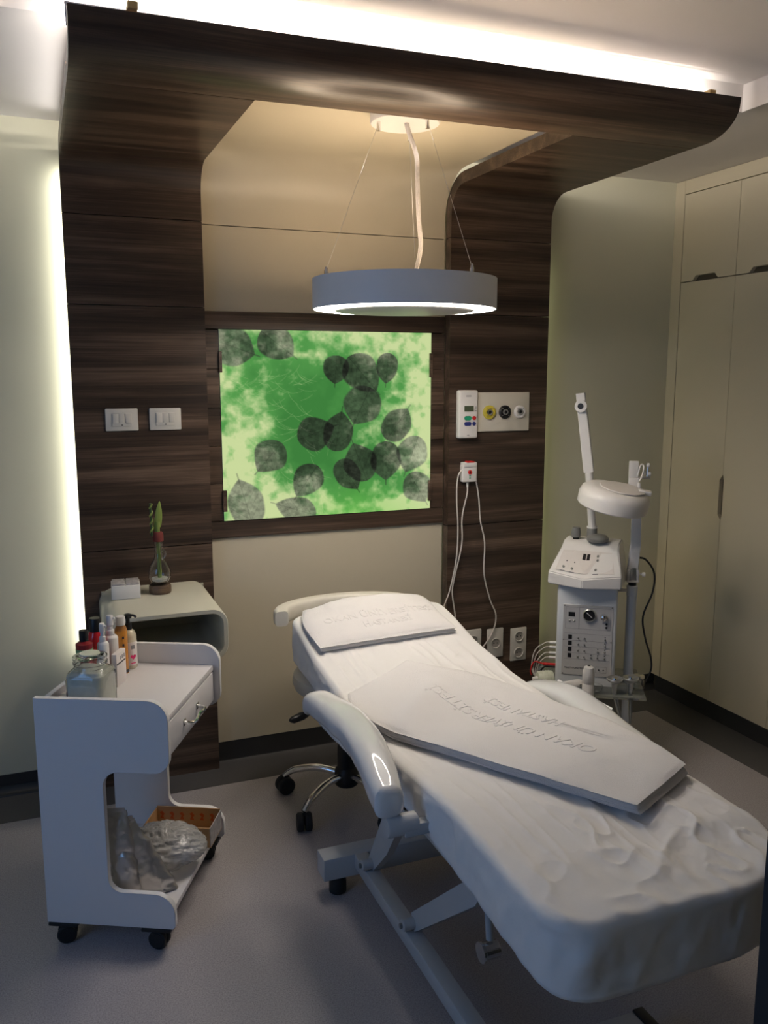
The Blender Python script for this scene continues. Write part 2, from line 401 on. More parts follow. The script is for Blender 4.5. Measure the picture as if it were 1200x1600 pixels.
# fine pale strokes
rs = random.Random(4)
for k in range(150):
    q = rs.random()
    cx, cy = (rs.uniform(0.05, 0.4), rs.uniform(0.2, 0.6)) if q < .6 else (rs.uniform(0.05, 0.5), rs.uniform(0.6, 0.98))
    ang = rs.uniform(-0.9, 0.9) + (0 if q < .6 else 1.2); ln = rs.uniform(0.02, 0.07)
    ux, uy = math.cos(ang), math.sin(ang); dx = (gx - cx) * 1.15; dy = gz - cy
    a_ = dx * ux + dy * uy; b_ = -dx * uy + dy * ux + 4 * a_ * a_
    mk = np.clip(1 - np.abs(b_) / 0.0022, 0, 1) * np.clip((ln - np.abs(a_)) / 0.01, 0, 1) * 0.28
    col = col * (1 - mk[..., None]) + pale * mk[..., None]
def leaf(cx, cy, ang, ln, wd, dark=0.58):
    global col
    cx = (cx - 78) / 970 ; cy = (cy - 84) / 858
    dx = (gx - cx) * 970; dy = (gz - cy) * 858; a = R(ang)
    t = (dx * math.cos(a) + dy * math.sin(a)) / ln + 0.5; s = (-dx * math.sin(a) + dy * math.cos(a)) / wd
    tt = np.clip(t, 0, 1)
    pa_ = np.sqrt(np.clip(1 - ((tt - 0.40) / 0.40) ** 2, 0, 1)); pb_ = np.maximum(1 - np.clip((tt - 0.40) / 0.50, 0, 1) ** 2.0, 0.06 * (tt > 0.5))
    prof = 0.5 * np.where(tt < 0.40, pa_, pb_) * (1 + 0.05 * np.sin(tt * 9 + ang))
    inside = np.clip((prof - np.abs(s)) * 22, 0, 1) * (t > 0) * (t < 1)
    tone = 0.5 * fbm(gx * 60 + ang, gz * 60, int(ang) % 7, 3) + 0.5 * fbm(gx * 10 + ang, gz * 10, 3, 2)
    f = dark + 0.07 + (tone - 0.45) * 0.75
    vein = np.clip(1 - np.abs(s) / 0.012, 0, 1)
    for m_ in (0.12, 0.26, 0.4, 0.55, 0.7):
        vein = np.maximum(vein, np.clip(1 - np.abs(t - m_ - np.abs(s) * 0.75) / 0.008, 0, 1) * 0.8)
    rim = np.clip(1 - np.abs(prof - np.abs(s)) / 0.025, 0, 1)
    f = f - 0.17 * vein - 0.14 * rim
    grey = col.mean(axis=2, keepdims=True) * np.array([0.98, 1.0, 0.90])
    tgt = (col * 0.38 + grey * 0.62) * f[..., None]
    col = col * (1 - inside[..., None]) + tgt * inside[..., None]
for L_ in ((150, 165, 20, 215, 190, .72), (335, 150, 38, 200, 165, .66), (588, 268, 95, 150, 130, .62), (722, 290, 50, 235, 175, .62),
           (830, 262, 95, 165, 112, .60), (705, 440, 115, 215, 195, .66), (505, 548, -20, 200, 165, .60), (600, 535, -80, 215, 150, .60),
           (888, 510, -55, 205, 150, .66), (695, 685, -110, 220, 165, .66), (648, 765, 58, 190, 130, .62), (825, 708, 90, 215, 160, .66),
           (950, 680, 110, 210, 160, .74), (990, 845, 60, 190, 150, .74), (275, 665, 130, 190, 155, .60), (443, 785, 125, 195, 145, .62),
           (385, 905, 200, 220, 130, .70), (170, 850, -105, 260, 170, .66)): leaf(*L_)
lin = np.where(col / 255 <= 0.04045, col / 255 / 12.92, ((np.clip(col, 0, 255) / 255 + 0.055) / 1.055) ** 2.4)
ox, oy, oz = bl.location
V = np.stack([AX0 + gx * (AX1 - AX0) - ox, np.zeros_like(gx), AZ1 - gz * (AZ1 - AZ0) - oz], -1).reshape(-1, 3)
idx = np.arange(nx * nz).reshape(nz, nx)
F = np.stack([idx[:-1, :-1], idx[1:, :-1], idx[1:, 1:], idx[:-1, 1:]], -1).reshape(-1, 4).tolist()
m_pic = bpy.data.materials.new('backlit_print'); m_pic.use_nodes = True; nt = m_pic.node_tree
nt.nodes.remove(nt.nodes['Principled BSDF']); em = nt.nodes.new('ShaderNodeEmission'); at = nt.nodes.new('ShaderNodeAttribute'); at.attribute_name = 'print'
em.inputs[1].default_value = 1.0
nt.links.new(at.outputs['Color'], em.inputs[0]); nt.links.new(em.outputs[0], nt.nodes['Material Output'].inputs[0])
po = npmesh('print', V, F, m_pic, bl, smooth=False)
ca = po.data.color_attributes.new('print', 'FLOAT_COLOR', 'POINT')
ca.data.foreach_set('color', np.concatenate([lin.reshape(-1, 3), np.ones((nx * nz, 1))], 1).astype(np.float32).ravel())
MB().box(AX0 - ox, AX1 - ox, 0.002, 0.02, AZ0 - oz, AZ1 - oz).build('light_box', m_white, bl, smooth=False)

# LED strips hidden behind the panelling and on top of the canopy
def led(name, label, quads, colr, st, grp='hidden LED strips around the walnut panelling'):
    mb = MB()
    for q in quads: mb.quad(*q)
    o = mb.build(name, E(name + '_glow', colr, st), smooth=False); return tag(o, label, 'LED strip')
xl = HX0 + 0.012
led('led_strip', 'white LED strip hidden behind the left edge of the walnut panelling', [((xl, 3.357, 0.52), (xl + 0.025, 3.384, 0.52), (xl + 0.025, 3.384, 2.30), (xl, 3.357, 2.30))], (1.0, 0.985, 0.88), 18)
led('led_strip', 'white LED strip above the left side of the walnut canopy', [((xl, 2.36, 2.40), (xl, 3.26, 2.40), (xl, 3.26, 2.425), (xl, 2.36, 2.425))], (1.0, 0.96, 0.90), 12)
led('led_strip', 'dim yellowish LED strip hidden behind the right edge of the walnut panelling', [((HX3 - 0.012, 3.357, 0.35), (HX3 - 0.037, 3.384, 0.35), (HX3 - 0.037, 3.384, 2.1), (HX3 - 0.012, 3.357, 2.1))], (0.90, 0.95, 0.50), 3.0)
led('led_strip', 'bright white LED strip lying on top of the walnut canopy front', [((HX0, 2.366, 2.430), (HX3 - 0.02, 2.366, 2.430), (HX3 - 0.02, 2.366, 2.462), (HX0, 2.366, 2.462))], (1.0, 0.93, 0.84), 80)
MB().box(HX0, HX3 - 0.02, 2.352, 2.362, 2.425, 2.480).build('added_led_baffle', m_white, hw, smooth=False)  # added unseen baffle, keeps direct strip light off the tray ceiling
MB_ = MB()
for x in (0.26, 1.99):
    t = MB().box(x - 0.012, x + 0.012, 2.243, 2.29, 2.445, 2.462, 0.002); o = t.build('bracket', M('brass_clip', (0.6, 0.4, 0.15), 0.4), hw)
MB_.bm.free()

# ================================================================ built-in cupboard on the right wall
cb = thing('built_in_cupboard', 'tall cream built-in cupboard with upper and lower doors along the right wall', 'cupboard', (WX, 3.0, 0))
XF = 2.83 - WX
def cy(y): return y - 3.0
def doorpanel(name, ya, yb, z0, z1, notch=None, th=0.02):
    # polygon in (y, z); ya > yb (running towards the camera)
    poly = [(ya, z0), (ya, z1), (yb, z1), (yb, z0)]
    if notch == 'bottom':
        n0 = ya - 0.075; n1 = n0 - 0.16; poly = [(ya, z0), (ya, z1), (yb, z1), (yb, z0), (n1, z0), (n1 + 0.02, z0 + 0.022), (n0 - 0.02, z0 + 0.022), (n0, z0)]
    if notch == 'side':
        poly = [(ya, z0), (ya, z1), (yb, z1), (yb, 1.147), (yb + 0.018, 1.12), (yb + 0.018, 0.965), (yb, 0.942), (yb, z0)]
    if notch == 'sideL':
        poly = [(ya, z0), (ya, 0.942), (ya - 0.006, 0.965), (ya - 0.006, 1.12), (ya, 1.147), (ya, z1), (yb, z1), (yb, z0)]
    mb = MB().prism(poly, lambda y, z: Vector((XF, cy(y), z)), lambda y, z: Vector((XF + th, cy(y), z)))
    return mb.build(name, m_cabinet, cb, smooth=False)
gy = 0.0018
ys = [3.332, 2.988, 2.644, 2.30, 1.956, 1.612, 1.268, 0.924, 0.58]
for i, (a, b2) in enumerate(zip(ys, ys[1:])):
    doorpanel('upper_door', a - gy, b2 + gy, 2.018, 2.408, 'bottom')
    doorpanel('lower_door', a - gy * 0.6, b2 + gy * 0.6, 0.082, 2.013, 'side' if i % 2 == 0 else 'sideL')
MB().box(XF, 0.0, cy(3.336), cy(3.399), 0.082, CZ - 0.002).build('side_stile', m_cabinet, cb, smooth=False)
MB().box(XF, 0.0, cy(0.5), cy(3.334), 2.412, CZ - 0.002).build('top_rail', m_cabinet, cb, smooth=False)
MB().box(0.001, 0.55, cy(0.5), cy(3.399), 0.0, CZ - 0.002).build('carcass', M('cupboard_inside', (0.10, 0.085, 0.06), 0.8), cb, smooth=False)
MB().box(XF + 0.003, 0.0, cy(0.5), cy(3.37), 0.001, 0.078).build('plinth', m_cove, cb, smooth=False)

# ================================================================ pendant ring lamp
RX, RY = 1.117, 2.62
rl = thing('ring_pendant_lamp', 'round white ring pendant lamp hanging over the treatment bed', 'pendant lamp', (RX, RY, 0))
def annulus_wall(r0, r1, z0, z1, n=72):
    return MB().lathe([(r0, z0), (r0, z1), (r1, z1), (r1, z0), (r0, z0)], n=n, cap=False)
MB().lathe([(0.001, 2.368), (0.107, 2.368), (0.110, 2.372), (0.110, 2.4035), (0.001, 2.4035)], n=48).build('ceiling_canopy', m_plastic, rl)
annulus_wall(0.293, 0.297, 1.80, 1.895).build('housing', M('lamp_enamel', (0.88, 0.89, 0.91), 0.45), rl)
MB().lathe([(0.001, 1.794), (0.221, 1.794), (0.226, 1.797), (0.230, 1.895), (0.226, 1.895), (0.222, 1.81), (0.001, 1.81)], n=72, cap=False).build('inner_housing', m_plastic, rl)
MB().lathe([(0.236, 1.888), (0.236, 1.892), (0.293, 1.892), (0.293, 1.888), (0.236, 1.888)], n=72, cap=False).build('top_plate', m_plastic, rl)
MB().lathe([(0.229, 1.801), (0.229, 1.804), (0.293, 1.804), (0.293, 1.801), (0.229, 1.801)], n=72, cap=False).build('diffuser', E('lamp_white', (1.0, 0.90, 0.79), 39), rl)
MB().lathe([(0.246, 1.8925), (0.246, 1.8935), (0.283, 1.8935), (0.283, 1.8925), (0.246, 1.8925)], n=72, cap=False).build('upper_diffuser', E('lamp_warm', (1.0, 0.76, 0.52), 32), rl)
for ang in (178, 58, -62):
    a = R(ang); ca, sa = math.cos(a), math.sin(a)
    top = Vector((0.088 * ca, 0.088 * sa, 2.362)); bot = Vector((0.262 * ca, 0.262 * sa, 1.915))
    MB().tube([top, bot], 0.0007, 6).build('suspension_wire', m_steel, rl)
    MB().lathe([(0.006, 2.34), (0.006, 2.368)], (top.x, top.y, 0), n=12).build('wire_grip', m_chrome, rl)
    MB().lathe([(0.007, 1.893), (0.007, 1.91), (0.003, 1.925)], (bot.x, bot.y, 0), n=12).build('wire_grip', m_chrome, rl)
MB().tube(smoothpath([(0.0, -0.01, 2.37), (0.004, -0.02, 2.34), (0.026, -0.03, 2.27), (0.030, -0.03, 2.19), (0.040, -0.02, 2.08), (0.052, -0.01, 2.0), (0.062, 0.05, 1.93), (0.10, 0.16, 1.90), (0.15, 0.21, 1.895)], 5), 0.0075, 8).build('power_cord', M('cord_sleeve', (0.75, 0.7, 0.66), 0.5, bump=1.0, bscale=150), rl)

# ================================================================ wall fittings (front face of walnut, y = YF)
def switch(x, z, label, split):
    t = thing('light_switch', label, 'switch', (x, YF, z), group='switch plates left of the picture')
    MB().box(-0.058, 0.058, -0.010, 0, -0.041, 0.041, 0.004).build('plate', m_swp, t)
    MB().box(-0.0355, 0.0355, -0.013, -0.0101, -0.025, 0.025, 0.002).build('insert', m_swp, t)
    for k in range(3):
        xx = -0.0225 + k * 0.0225
        MB().box(xx - 0.0100, xx + 0.0100, -0.016, -0.0131, -0.012, 0.022, 0.001).build('rocker', m_swp, t)
    MB().lathe([(0.003, 0.0131), (0.003, 0.0145)], (0.0, 0, -0.019), axis='-y', n=12).build('indicator', m_grey, t)
switch(0.279, 1.428, 'white three-button switch plate, nearer the left panel edge', 0)
switch(0.436, 1.428, 'white three-button switch plate, nearer the green picture', 1)

# gas outlet plate
gp = thing('gas_outlet_plate', 'cream wall plate with three round medical gas outlets', 'wall plate', (1.875, YF, 1.43))
MB().box(-0.137, 0.132, -0.012, 0, -0.083, 0.085, 0.003).build('plate', m_plate, gp)
for dx, mt, rr in ((-0.070, m_yellow, 0.030), (0.007, m_black, 0.029), (0.081, m_plastic, 0.028)):
    o = MB().lathe([(rr, 0.0121), (rr, 0.020), (rr * 0.85, 0.0235), (rr * 0.62, 0.0235), (rr * 0.60, 0.018), (rr * 0.001, 0.018)], (dx, 0, 0.0), axis='-y', n=36).build('outlet_collar', mt, gp)
    MB().lathe([(rr * 0.42, 0.0181), (rr * 0.42, 0.026), (rr * 0.30, 0.027), (rr * 0.28, 0.022), (0.0001, 0.022)], (dx, 0, 0), axis='-y', n=24).build('probe_socket', m_grey if mt is m_black else m_steel, o)
    MB().lathe([(rr * 0.26, 0.0221), (rr * 0.26, 0.0226)], (dx, 0, 0), axis='-y', n=20).build('socket_hole', m_black, o)
    for k in range(4):
        a = R(45 + 90 * k)
        MB().lathe([(0.0018, 0.0235), (0.0018, 0.0245)], (dx + rr * .73 * math.cos(a), 0, rr * .73 * math.sin(a)), axis='-y', n=8).build('rivet', m_steel if mt is m_black else m_grey, o)
# handset
hs = thing('nurse_call_handset', 'tall white wall handset with green screen and coloured buttons', 'intercom', (1.697, YF, 1.424))
MB().box(-0.046, 0.044, -0.034, 0, -0.102, 0.102, 0.008, 3).build('body', m_plastic, hs)
MB().box(-0.022, 0.022, -0.0355, -0.0341, 0.012, 0.036).build('screen', m_lcd, hs)
for k in range(3): MB().box(0.030, 0.036, -0.035, -0.0341, 0.013 + k * 0.008, 0.016 + k * 0.008).build('indicator', m_grey, hs)
def pill(mb, cx, cz, w2, h2, y0, y1, n=24):
    pts = []
    for k in range(n):
        a = 2 * math.pi * k / n; sx = (w2 - h2) * (1 if math.cos(a) > 0 else -1); pts.append((cx + sx + h2 * math.cos(a), cz + h2 * math.sin(a)))
    mb.prism(pts, lambda a, b2: Vector((a, y0, b2)), lambda a, b2: Vector((a, y1, b2))); return mb
pill(MB(), -0.005, -0.016, 0.017, 0.0095, -0.0365, -0.0341).build('green_button', m_green, hs)
pill(MB(), 0.025, -0.016, 0.0088, 0.0088, -0.0365, -0.0341).build('red_button', m_red, hs)
pill(MB(), -0.005, -0.040, 0.017, 0.0085, -0.0365, -0.0341).build('blue_button', m_blue, hs)
pill(MB(), 0.025, -0.040, 0.0085, 0.0085, -0.0365, -0.0341).build('blue_button', m_blue, hs)
for nm, (cx, cz, w2, h2), mt in (('badge', (-0.002, 0.077, 0.013, 0.004), m_panelgrey), ('badge', (-0.002, -0.089, 0.006, 0.0015), m_line)):
    pill(MB(), cx, cz, w2, h2, -0.0346, -0.0341).build(nm, mt, hs)
# call unit with cables
cu = thing('call_button_holder', 'small white call button holder with red top and three hanging cords', 'call button', (1.709, YF, 1.178))
MB().box(-0.035, 0.035, -0.030, 0, -0.046, 0.030, 0.006, 3).build('body', m_plastic, cu)
MB().box(-0.033, 0.033, -0.034, 0, 0.018, 0.040, 0.005, 3).build('top_clip', m_plastic, cu)
pill(MB(), 0.003, 0.038, 0.018, 0.007, -0.032, -0.006).build('red_button', m_red, cu)
pill(MB(), 0.0, -0.003, 0.0095, 0.0095, -0.0322, -0.0301).build('symbol', m_red, cu)
pill(MB(), 0.0, -0.003, 0.002, 0.005, -0.0328, -0.0322).build('figure', m_plastic, cu)
for k in range(2): MB().box(-0.004, 0.004, -0.0312, -0.0301, -0.030 + k * 0.009, -0.026 + k * 0.009).build('indicator', m_green, cu)
MB().lathe([(0.004, -0.070), (0.006, -0.046)], (-0.004, -0.015, 0), n=12).build('strain_relief', m_plastic, cu)
m_cable = M('white_cable', (0.66, 0.62, 0.57), 0.45)
def cord(name, pts, r, m, parent=None): return MB().tube(smoothpath(pts, 6), r, 8).build(name, m, parent)
cord('cord', [(-0.03, -0.02, 0.01), (-0.052, -0.02, -0.02), (-0.058, -0.02, -0.11), (-0.05, -0.02, -0.24), (-0.055, -0.02, -0.38), (-0.085, -0.02, -0.52), (-0.12, -0.02, -0.62), (-0.125, -0.03, -0.75), (-0.12, -0.03, -0.95)], 0.0032, m_cable, cu)
cord('cord', [(-0.004, -0.015, -0.06), (-0.008, -0.02, -0.10), (-0.03, -0.02, -0.20), (-0.03, -0.02, -0.32), (-0.062, -0.02, -0.46), (-0.073, -0.02, -0.53), (-0.060, -0.02, -0.62), (-0.045, -0.03, -0.75), (-0.03, -0.03, -0.9)], 0.0032, m_cable, cu)
cord('cord', [(0.034, -0.02, -0.035), (0.05, -0.02, -0.12), (0.06, -0.02, -0.22), (0.083, -0.02, -0.32), (0.083, -0.02, -0.46), (0.115, -0.02, -0.58), (0.148, -0.02, -0.66), (0.13, -0.02, -0.74), (0.065, -0.02, -0.82), (0.00, -0.02, -0.86)], 0.0032, m_cable, cu)
# socket plates
def sockets(x, z, w_, h_, n, label):
    t = thing('wall_socket', label, 'socket', (x, YF, z), group='socket plates low on the walnut panel')
    MB().box(-w_ / 2, w_ / 2, -0.010, 0, -h_ / 2, h_ / 2, 0.003).build('plate', m_swp, t)
    for k in range(n):
        zz = 0 if n == 1 else (-h_ / 4 + k * h_ / 2)
        o = MB().lathe([(0.0240, 0.0101), (0.0240, 0.0150), (0.0215, 0.0150), (0.0205, 0.0106), (0.0001, 0.0106)], (0, 0, zz), axis='-y', n=28).build('outlet', m_swp, t)
        MB().lathe([(0.0200, 0.0107), (0.0200, 0.0111)], (0, 0, zz), axis='-y', n=28).build('recess_shade', m_recess_shade, o)  # grey disc paints the shade of the sunken outlet floor
        for s in (-1, 1): MB().lathe([(0.0030, 0.0112), (0.0030, 0.0117)], (s * 0.0085, 0, zz), axis='-y', n=8).build('pin_hole', m_black, o)
sockets(1.985, 0.365, 0.082, 0.155, 2, 'white double socket plate, furthest right of the low ones')
sockets(1.863, 0.385, 0.082, 0.135, 1, 'white single socket plate with one outlet, middle of the low ones')
sockets(1.750, 0.41, 0.082, 0.10, 1, 'white socket plate half hidden by the bed, leftmost low one')

# ================================================================ bedside box shelf
bs = thing('bedside_shelf', 'cream rounded box shelf mounted on the walnut panel at left', 'shelf', (0.36, 3.1, 0))
def rrect(x0, x1, z0, z1, r, n=8):
    pts = []
    for cx, cz, a0 in ((x1 - r, z1 - r, 0), (x0 + r, z1 - r, 90), (x0 + r, z0 + r, 180), (x1 - r, z0 + r, 270)):
        for k in range(n + 1):
            a = R(a0 + 90 * k / n); pts.append((cx + r * math.cos(a), cz + r * math.sin(a)))
    return pts
BX0, BX1, BZ0, BZ1, BY0, BY1 = -0.195, 0.205, 0.612, 0.796, 2.875 - 3.1, YF - 3.1
o_ = rrect(BX0, BX1, BZ0, BZ1, 0.055); i_ = rrect(BX0 + 0.018, BX1 - 0.018, BZ0 + 0.018, BZ1 - 0.018, 0.038)
mb = MB(); rr = []
for pts, y in ((o_, BY1), (o_, BY0 + 0.004), ([(p[0] * 0.4 + q[0] * 0.6 if False else p[0] + (q[0] - p[0]) * 0.15, p[1] + (q[1] - p[1]) * 0.15) for p, q in zip(o_, i_)], BY0), ([(p[0] + (q[0] - p[0]) * 0.85, p[1] + (q[1] - p[1]) * 0.85) for p, q in zip(o_, i_)], BY0), (i_, BY0 + 0.004), (i_, BY1)):
    rr.append([(p[0], y, p[1]) for p in pts])
mb.rings(rr, cap=False); mb.build('box_shell', M('shelf_lacquer', (0.56, 0.54, 0.44), 0.35, var=0.02), bs)
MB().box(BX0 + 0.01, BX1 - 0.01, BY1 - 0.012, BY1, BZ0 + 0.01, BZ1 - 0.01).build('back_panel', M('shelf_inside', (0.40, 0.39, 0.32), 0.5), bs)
SHZ = 0.797
pk = thing('packet_box', 'small white open box with greyish printed top on the bedside shelf', 'box', (0.252, 3.165, SHZ), R(-4))
MB().box(-0.05, 0.05, -0.05, 0.05, 0, 0.050, 0.003).build('box_body', m_tissue, pk)
MB().box(-0.047, -0.002, -0.046, 0.046, 0.0501, 0.056, 0.002).build('printed_lid', m_pack, pk)
MB().box(0.002, 0.047, -0.046, 0.046, 0.0501, 0.056, 0.002).build('printed_lid', m_pack, pk)
vs = thing('glass_vase', 'clear glass bulb vase on a turned wooden base holding a lucky bamboo', 'vase', (0.375, 3.17, SHZ))
MB().lathe([(0.038, 0), (0.040, 0.006), (0.040, 0.026), (0.037, 0.032)], n=32).build('wooden_base', m_darkwood, vs)
gpz = [(0.010, 0.034), (0.030, 0.040), (0.040, 0.060), (0.041, 0.080), (0.032, 0.105), (0.018, 0.128), (0.014, 0.15), (0.016, 0.19), (0.017, 0.20)]
MB().lathe(gpz + [(r - 0.0018, h) for r, h in reversed(gpz[1:])] + [(0.008, 0.036)], n=32, cap=False).build('glass_body', m_glass, vs)
MB().lathe([(0.015, 0.042), (0.027, 0.047), (0.030, 0.056), (0.001, 0.058)], n=24).build('pebbles', m_tissue, vs)
MB().tube(smoothpath([(0.006, -0.017, 0.128), (0.016, -0.02, 0.135), (0.022, -0.02, 0.15), (0.014, -0.02, 0.163), (0.008, -0.016, 0.155)], 5), 0.003, 8).build('glass_loop', m_glass, vs)
bb = thing('lucky_bamboo', 'green lucky bamboo sprout with a striped twist, tied with red twine in the vase', 'plant', (0.375, 3.17, SHZ + 0.05))
MB().lathe([(0.0185, 0.143), (0.0195, 0.146), (0.019, 0.170), (0.015, 0.178), (0.001, 0.179)], n=20).build('twine', m_twine, bb)
MB().tube([(0, 0, 0.004), (0, 0, 0.10), (0.0, 0, 0.18), (0.001, 0, 0.215)], 0.0075, 10).build('stalk', m_plant, bb)
def blade(x, y, z, h, w_, lean, name='leaf'):
    mb = MB(); rr = []
    for k in range(7):
        t = k / 6; ww = w_ * math.sin(math.pi * min(0.97, 0.18 + t * 0.8)) ** 0.8; rr.append([(x + lean * t * t + ww * c_, y + 0.3 * ww * s_, z + h * t) for c_, s_ in [(math.cos(2 * math.pi * q / 8), math.sin(2 * math.pi * q / 8)) for q in range(8)]])
    mb.rings(rr).build(name, m_plant, bb)
blade(0.004, 0, 0.195, 0.095, 0.0125, 0.006); blade(-0.004, 0.004, 0.17, 0.060, 0.009, -0.004)
tw = [(-0.022 + 0.0045 * math.cos(k * 0.9), -0.004 + 0.0045 * math.sin(k * 0.9), 0.165 + k * 0.0042) for k in range(29)]
MB().tube(tw, 0.0035, 6).build('twisted_stem', m_plant, bb)
MB().tube([(-0.022, -0.004, 0.165), (-0.0235, -0.004, 0.285)], 0.0042, 8).build('twisted_stem_core', m_plantd, bb)

# ================================================================ trolley
TR = R(-27.23); tr = thing('trolley', 'white wheeled side trolley with one drawer and an open lower shelf', 'trolley', (-0.064, 2.398, 0), TR)
ML = 0.503
def arc(cx, cz, r, a0, a1, n=6): return [(cx + r * math.cos(R(a0 + (a1 - a0) * k / n)), cz + r * math.sin(R(a0 + (a1 - a0) * k / n))) for k in range(n + 1)]
side = [(0.0, 0.07), (0.0, 0.732)] + arc(0.372 - 0.055, 0.735 - 0.055, 0.055, 90, 0) + arc(0.372 - 0.045, 0.575, 0.045, 0, -90) + arc(0.183 + 0.045, 0.485, 0.045, 90, 180) + arc(0.184 + 0.04, 0.212, 0.04, 180, 270) + arc(0.315, 0.172 - 0.055, 0.055, 90, 0) + [(0.370, 0.078), (0.362, 0.07)]
for nm, y0 in (('side_panel', 0.0), ('side_panel', ML - 0.018)):
    MB().prism(side, lambda a, z: Vector((a, y0, z)), lambda a, z: Vector((a, y0 + 0.018, z))).build(nm, m_white, tr, angle=40)
    # pale edge banding, a hair proud
    mb = MB(); n = len(side); o3 = [0] * n
    for k in range(n):
        a = Vector(side[k - 1]); b2 = Vector(side[(k + 1) % n]); d_ = (b2 - a).normalized(); o3[k] = (side[k][0] - d_.y * 0.0007, side[k][1] + d_.x * 0.0007)
    mb.rings([[(o3[k][0], y0 + 0.0008, o3[k][1]) for k in range(n)], [(o3[k][0], y0 + 0.0172, o3[k][1]) for k in range(n)]], cap=False)
    mb.build('edge_band', m_edge, tr, angle=40)
MB().box(0.0, 0.016, 0.0182, ML - 0.0182, 0.55, 0.715, 0.002).build('back_rail', m_white, tr)
MB().box(0.016, 0.352, 0.0182, ML - 0.0182, 0.650, 0.668, 0.0015).build('top', m_white, tr)
MB().box(0.016, 0.352, 0.0182, ML - 0.0182, 0.086, 0.104, 0.0015).build('lower_shelf', m_white, tr)
df = MB().box(0.334, 0.352, 0.021, ML - 0.021, 0.552, 0.647, 0.0015).build('drawer', m_white, tr)
MB().box(0.03, 0.333, 0.03, ML - 0.03, 0.56, 0.64).build('drawer_box', m_white, tr)
hb = MB(); hb.tube(smoothpath([(0.352, 0.19, 0.598), (0.376, 0.195, 0.596), (0.381, 0.215, 0.596), (0.379, 0.25, 0.602), (0.381, 0.285, 0.598), (0.376, 0.305, 0.598), (0.352, 0.31, 0.600)], 5), [0.0055] * 31, 8)
hb.box(0.352, 0.354, 0.178, 0.202, 0.588, 0.608, 0.001); hb.box(0.352, 0.354, 0.298, 0.322, 0.590, 0.610, 0.001); hb.build('handle', m_chrome, df)
def castor(parent, x, y, r=0.027, plate=True, ang=0.0, z=0.07, name='castor'):
    o = MB().box(x - 0.042, x + 0.042, y - 0.026, y + 0.020, z - 0.010, z - 0.001, 0.001).build(name, m_black, parent) if plate else None
    mtx = Matrix.Translation((x, y, 0)) @ rot2(ang)
    mb = MB()
    for s in (-1, 1):
        t = bmesh.new(); t2 = MB().lathe([(0.006, s * 0.004), (r - 0.003, s * 0.004), (r, s * 0.007), (r, s * 0.015), (r - 0.004, s * 0.018), (0.006, s * 0.018)], (0, 0, r), n=24, axis='y')
        mb.merge(t2.bm, mtx); t.free()
    mb.build('wheel', m_rubber, o if o else parent)
    mb = MB(); mb.box(-0.010, 0.010, -0.004, 0.004, r, z - 0.004); mb.lathe([(r * 0.8, -0.019), (r * 0.8, 0.019)], (0, 0, r * 1.12), n=16, axis='y')
    m2 = MB(); m2.merge(mb.bm, mtx); m2.build('wheel_hood', m_black, o if o else parent)
castor(tr, 0.045, 0.022, ang=R(20)); castor(tr, 0.315, 0.022, ang=R(-10)); castor(tr, 0.045, ML - 0.03, ang=R(35)); castor(tr, 0.315, ML - 0.03, ang=R(10))

# things on the trolley top (z = TT)
TT = 0.669
def loc(x, y): return (x, y, TT)
jr = thing('glass_jar', 'square-shouldered glass jar of pale scrub at the front of the trolley top', 'jar', (0.090, 2.454, TT), TR)
mb = MB(); rr = []
def rsq(h, r): return [(h * math.copysign(abs(math.cos(a)) ** (2 / r), math.cos(a)), h * math.copysign(abs(math.sin(a)) ** (2 / r), math.sin(a))) for a in np.linspace(0, 2 * math.pi, 41)[:-1]]
oj = [(0.050, 0.0, 6), (0.056, 0.004, 6), (0.057, 0.09, 6), (0.054, 0.105, 4), (0.045, 0.115, 2), (0.043, 0.122, 2), (0.047, 0.126, 2), (0.047, 0.131, 2), (0.044, 0.134, 2), (0.047, 0.140, 2), (0.047, 0.146, 2)]
for h, z, p in oj: rr.append([(a, b2, z) for a, b2 in rsq(h, p)])
for h, z, p in reversed(oj[1:]): rr.append([(a, b2, max(z, 0.006)) for a, b2 in rsq(h - 0.003, p)])
mb.rings(rr, cap=False); mb.bm.faces.new([mb.bm.verts.new(v) for v in rr[0]]); mb.build('glass', m_glass, jr)
mb = MB(); mb.rings([[(a, b2, z) for a, b2 in rsq(h, 6)] for h, z in ((0.050, 0.007), (0.0528, 0.010), (0.0528, 0.100), (0.044, 0.108))]); mb.build('scrub', m_salt, jr)
MB().lathe([(0.026, 0.143), (0.038, 0.147), (0.038, 0.150), (0.024, 0.152)], n=32).build('lid', m_glass, jr)
MB().lathe([(0.010, 0.1521), (0.028, 0.1522), (0.027, 0.155), (0.001, 0.156)], n=24).build('lid_seal', m_mint, jr)

def bottle(name, label, x, y, prof, m, cap=None, capm=None, label_band=None, pump=None, rz=0.0, group=None):
    t = thing(name, label, 'bottle', loc(x, y), rz, group)
    MB().lathe(prof, n=28).build('body', m, t)
    if cap: MB().lathe(cap, n=24).build('cap', capm, t)
    if label_band:
        z0, z1, r, lm = label_band
        MB().lathe([(r, z0), (r + 0.0006, z0), (r + 0.0006, z1), (r, z1)], n=28, cap=False).build('label', lm, t)
    return t
f1 = bottle('oil_flask', 'dark red waisted bottle with black cap at the left of the trolley', 0.080, 2.566,
    [(0.024, 0), (0.028, 0.004), (0.030, 0.03), (0.027, 0.07), (0.021, 0.11), (0.024, 0.142), (0.024, 0.150), (0.012, 0.158)], m_redliq,
    [(0.013, 0.158), (0.013, 0.188), (0.010, 0.190)], m_black)
MB().lathe([(0.0215, 0.100), (0.0225, 0.100), (0.0245, 0.135), (0.0235, 0.135)], n=28, cap=False).build('green_band', m_greenbox, f1)
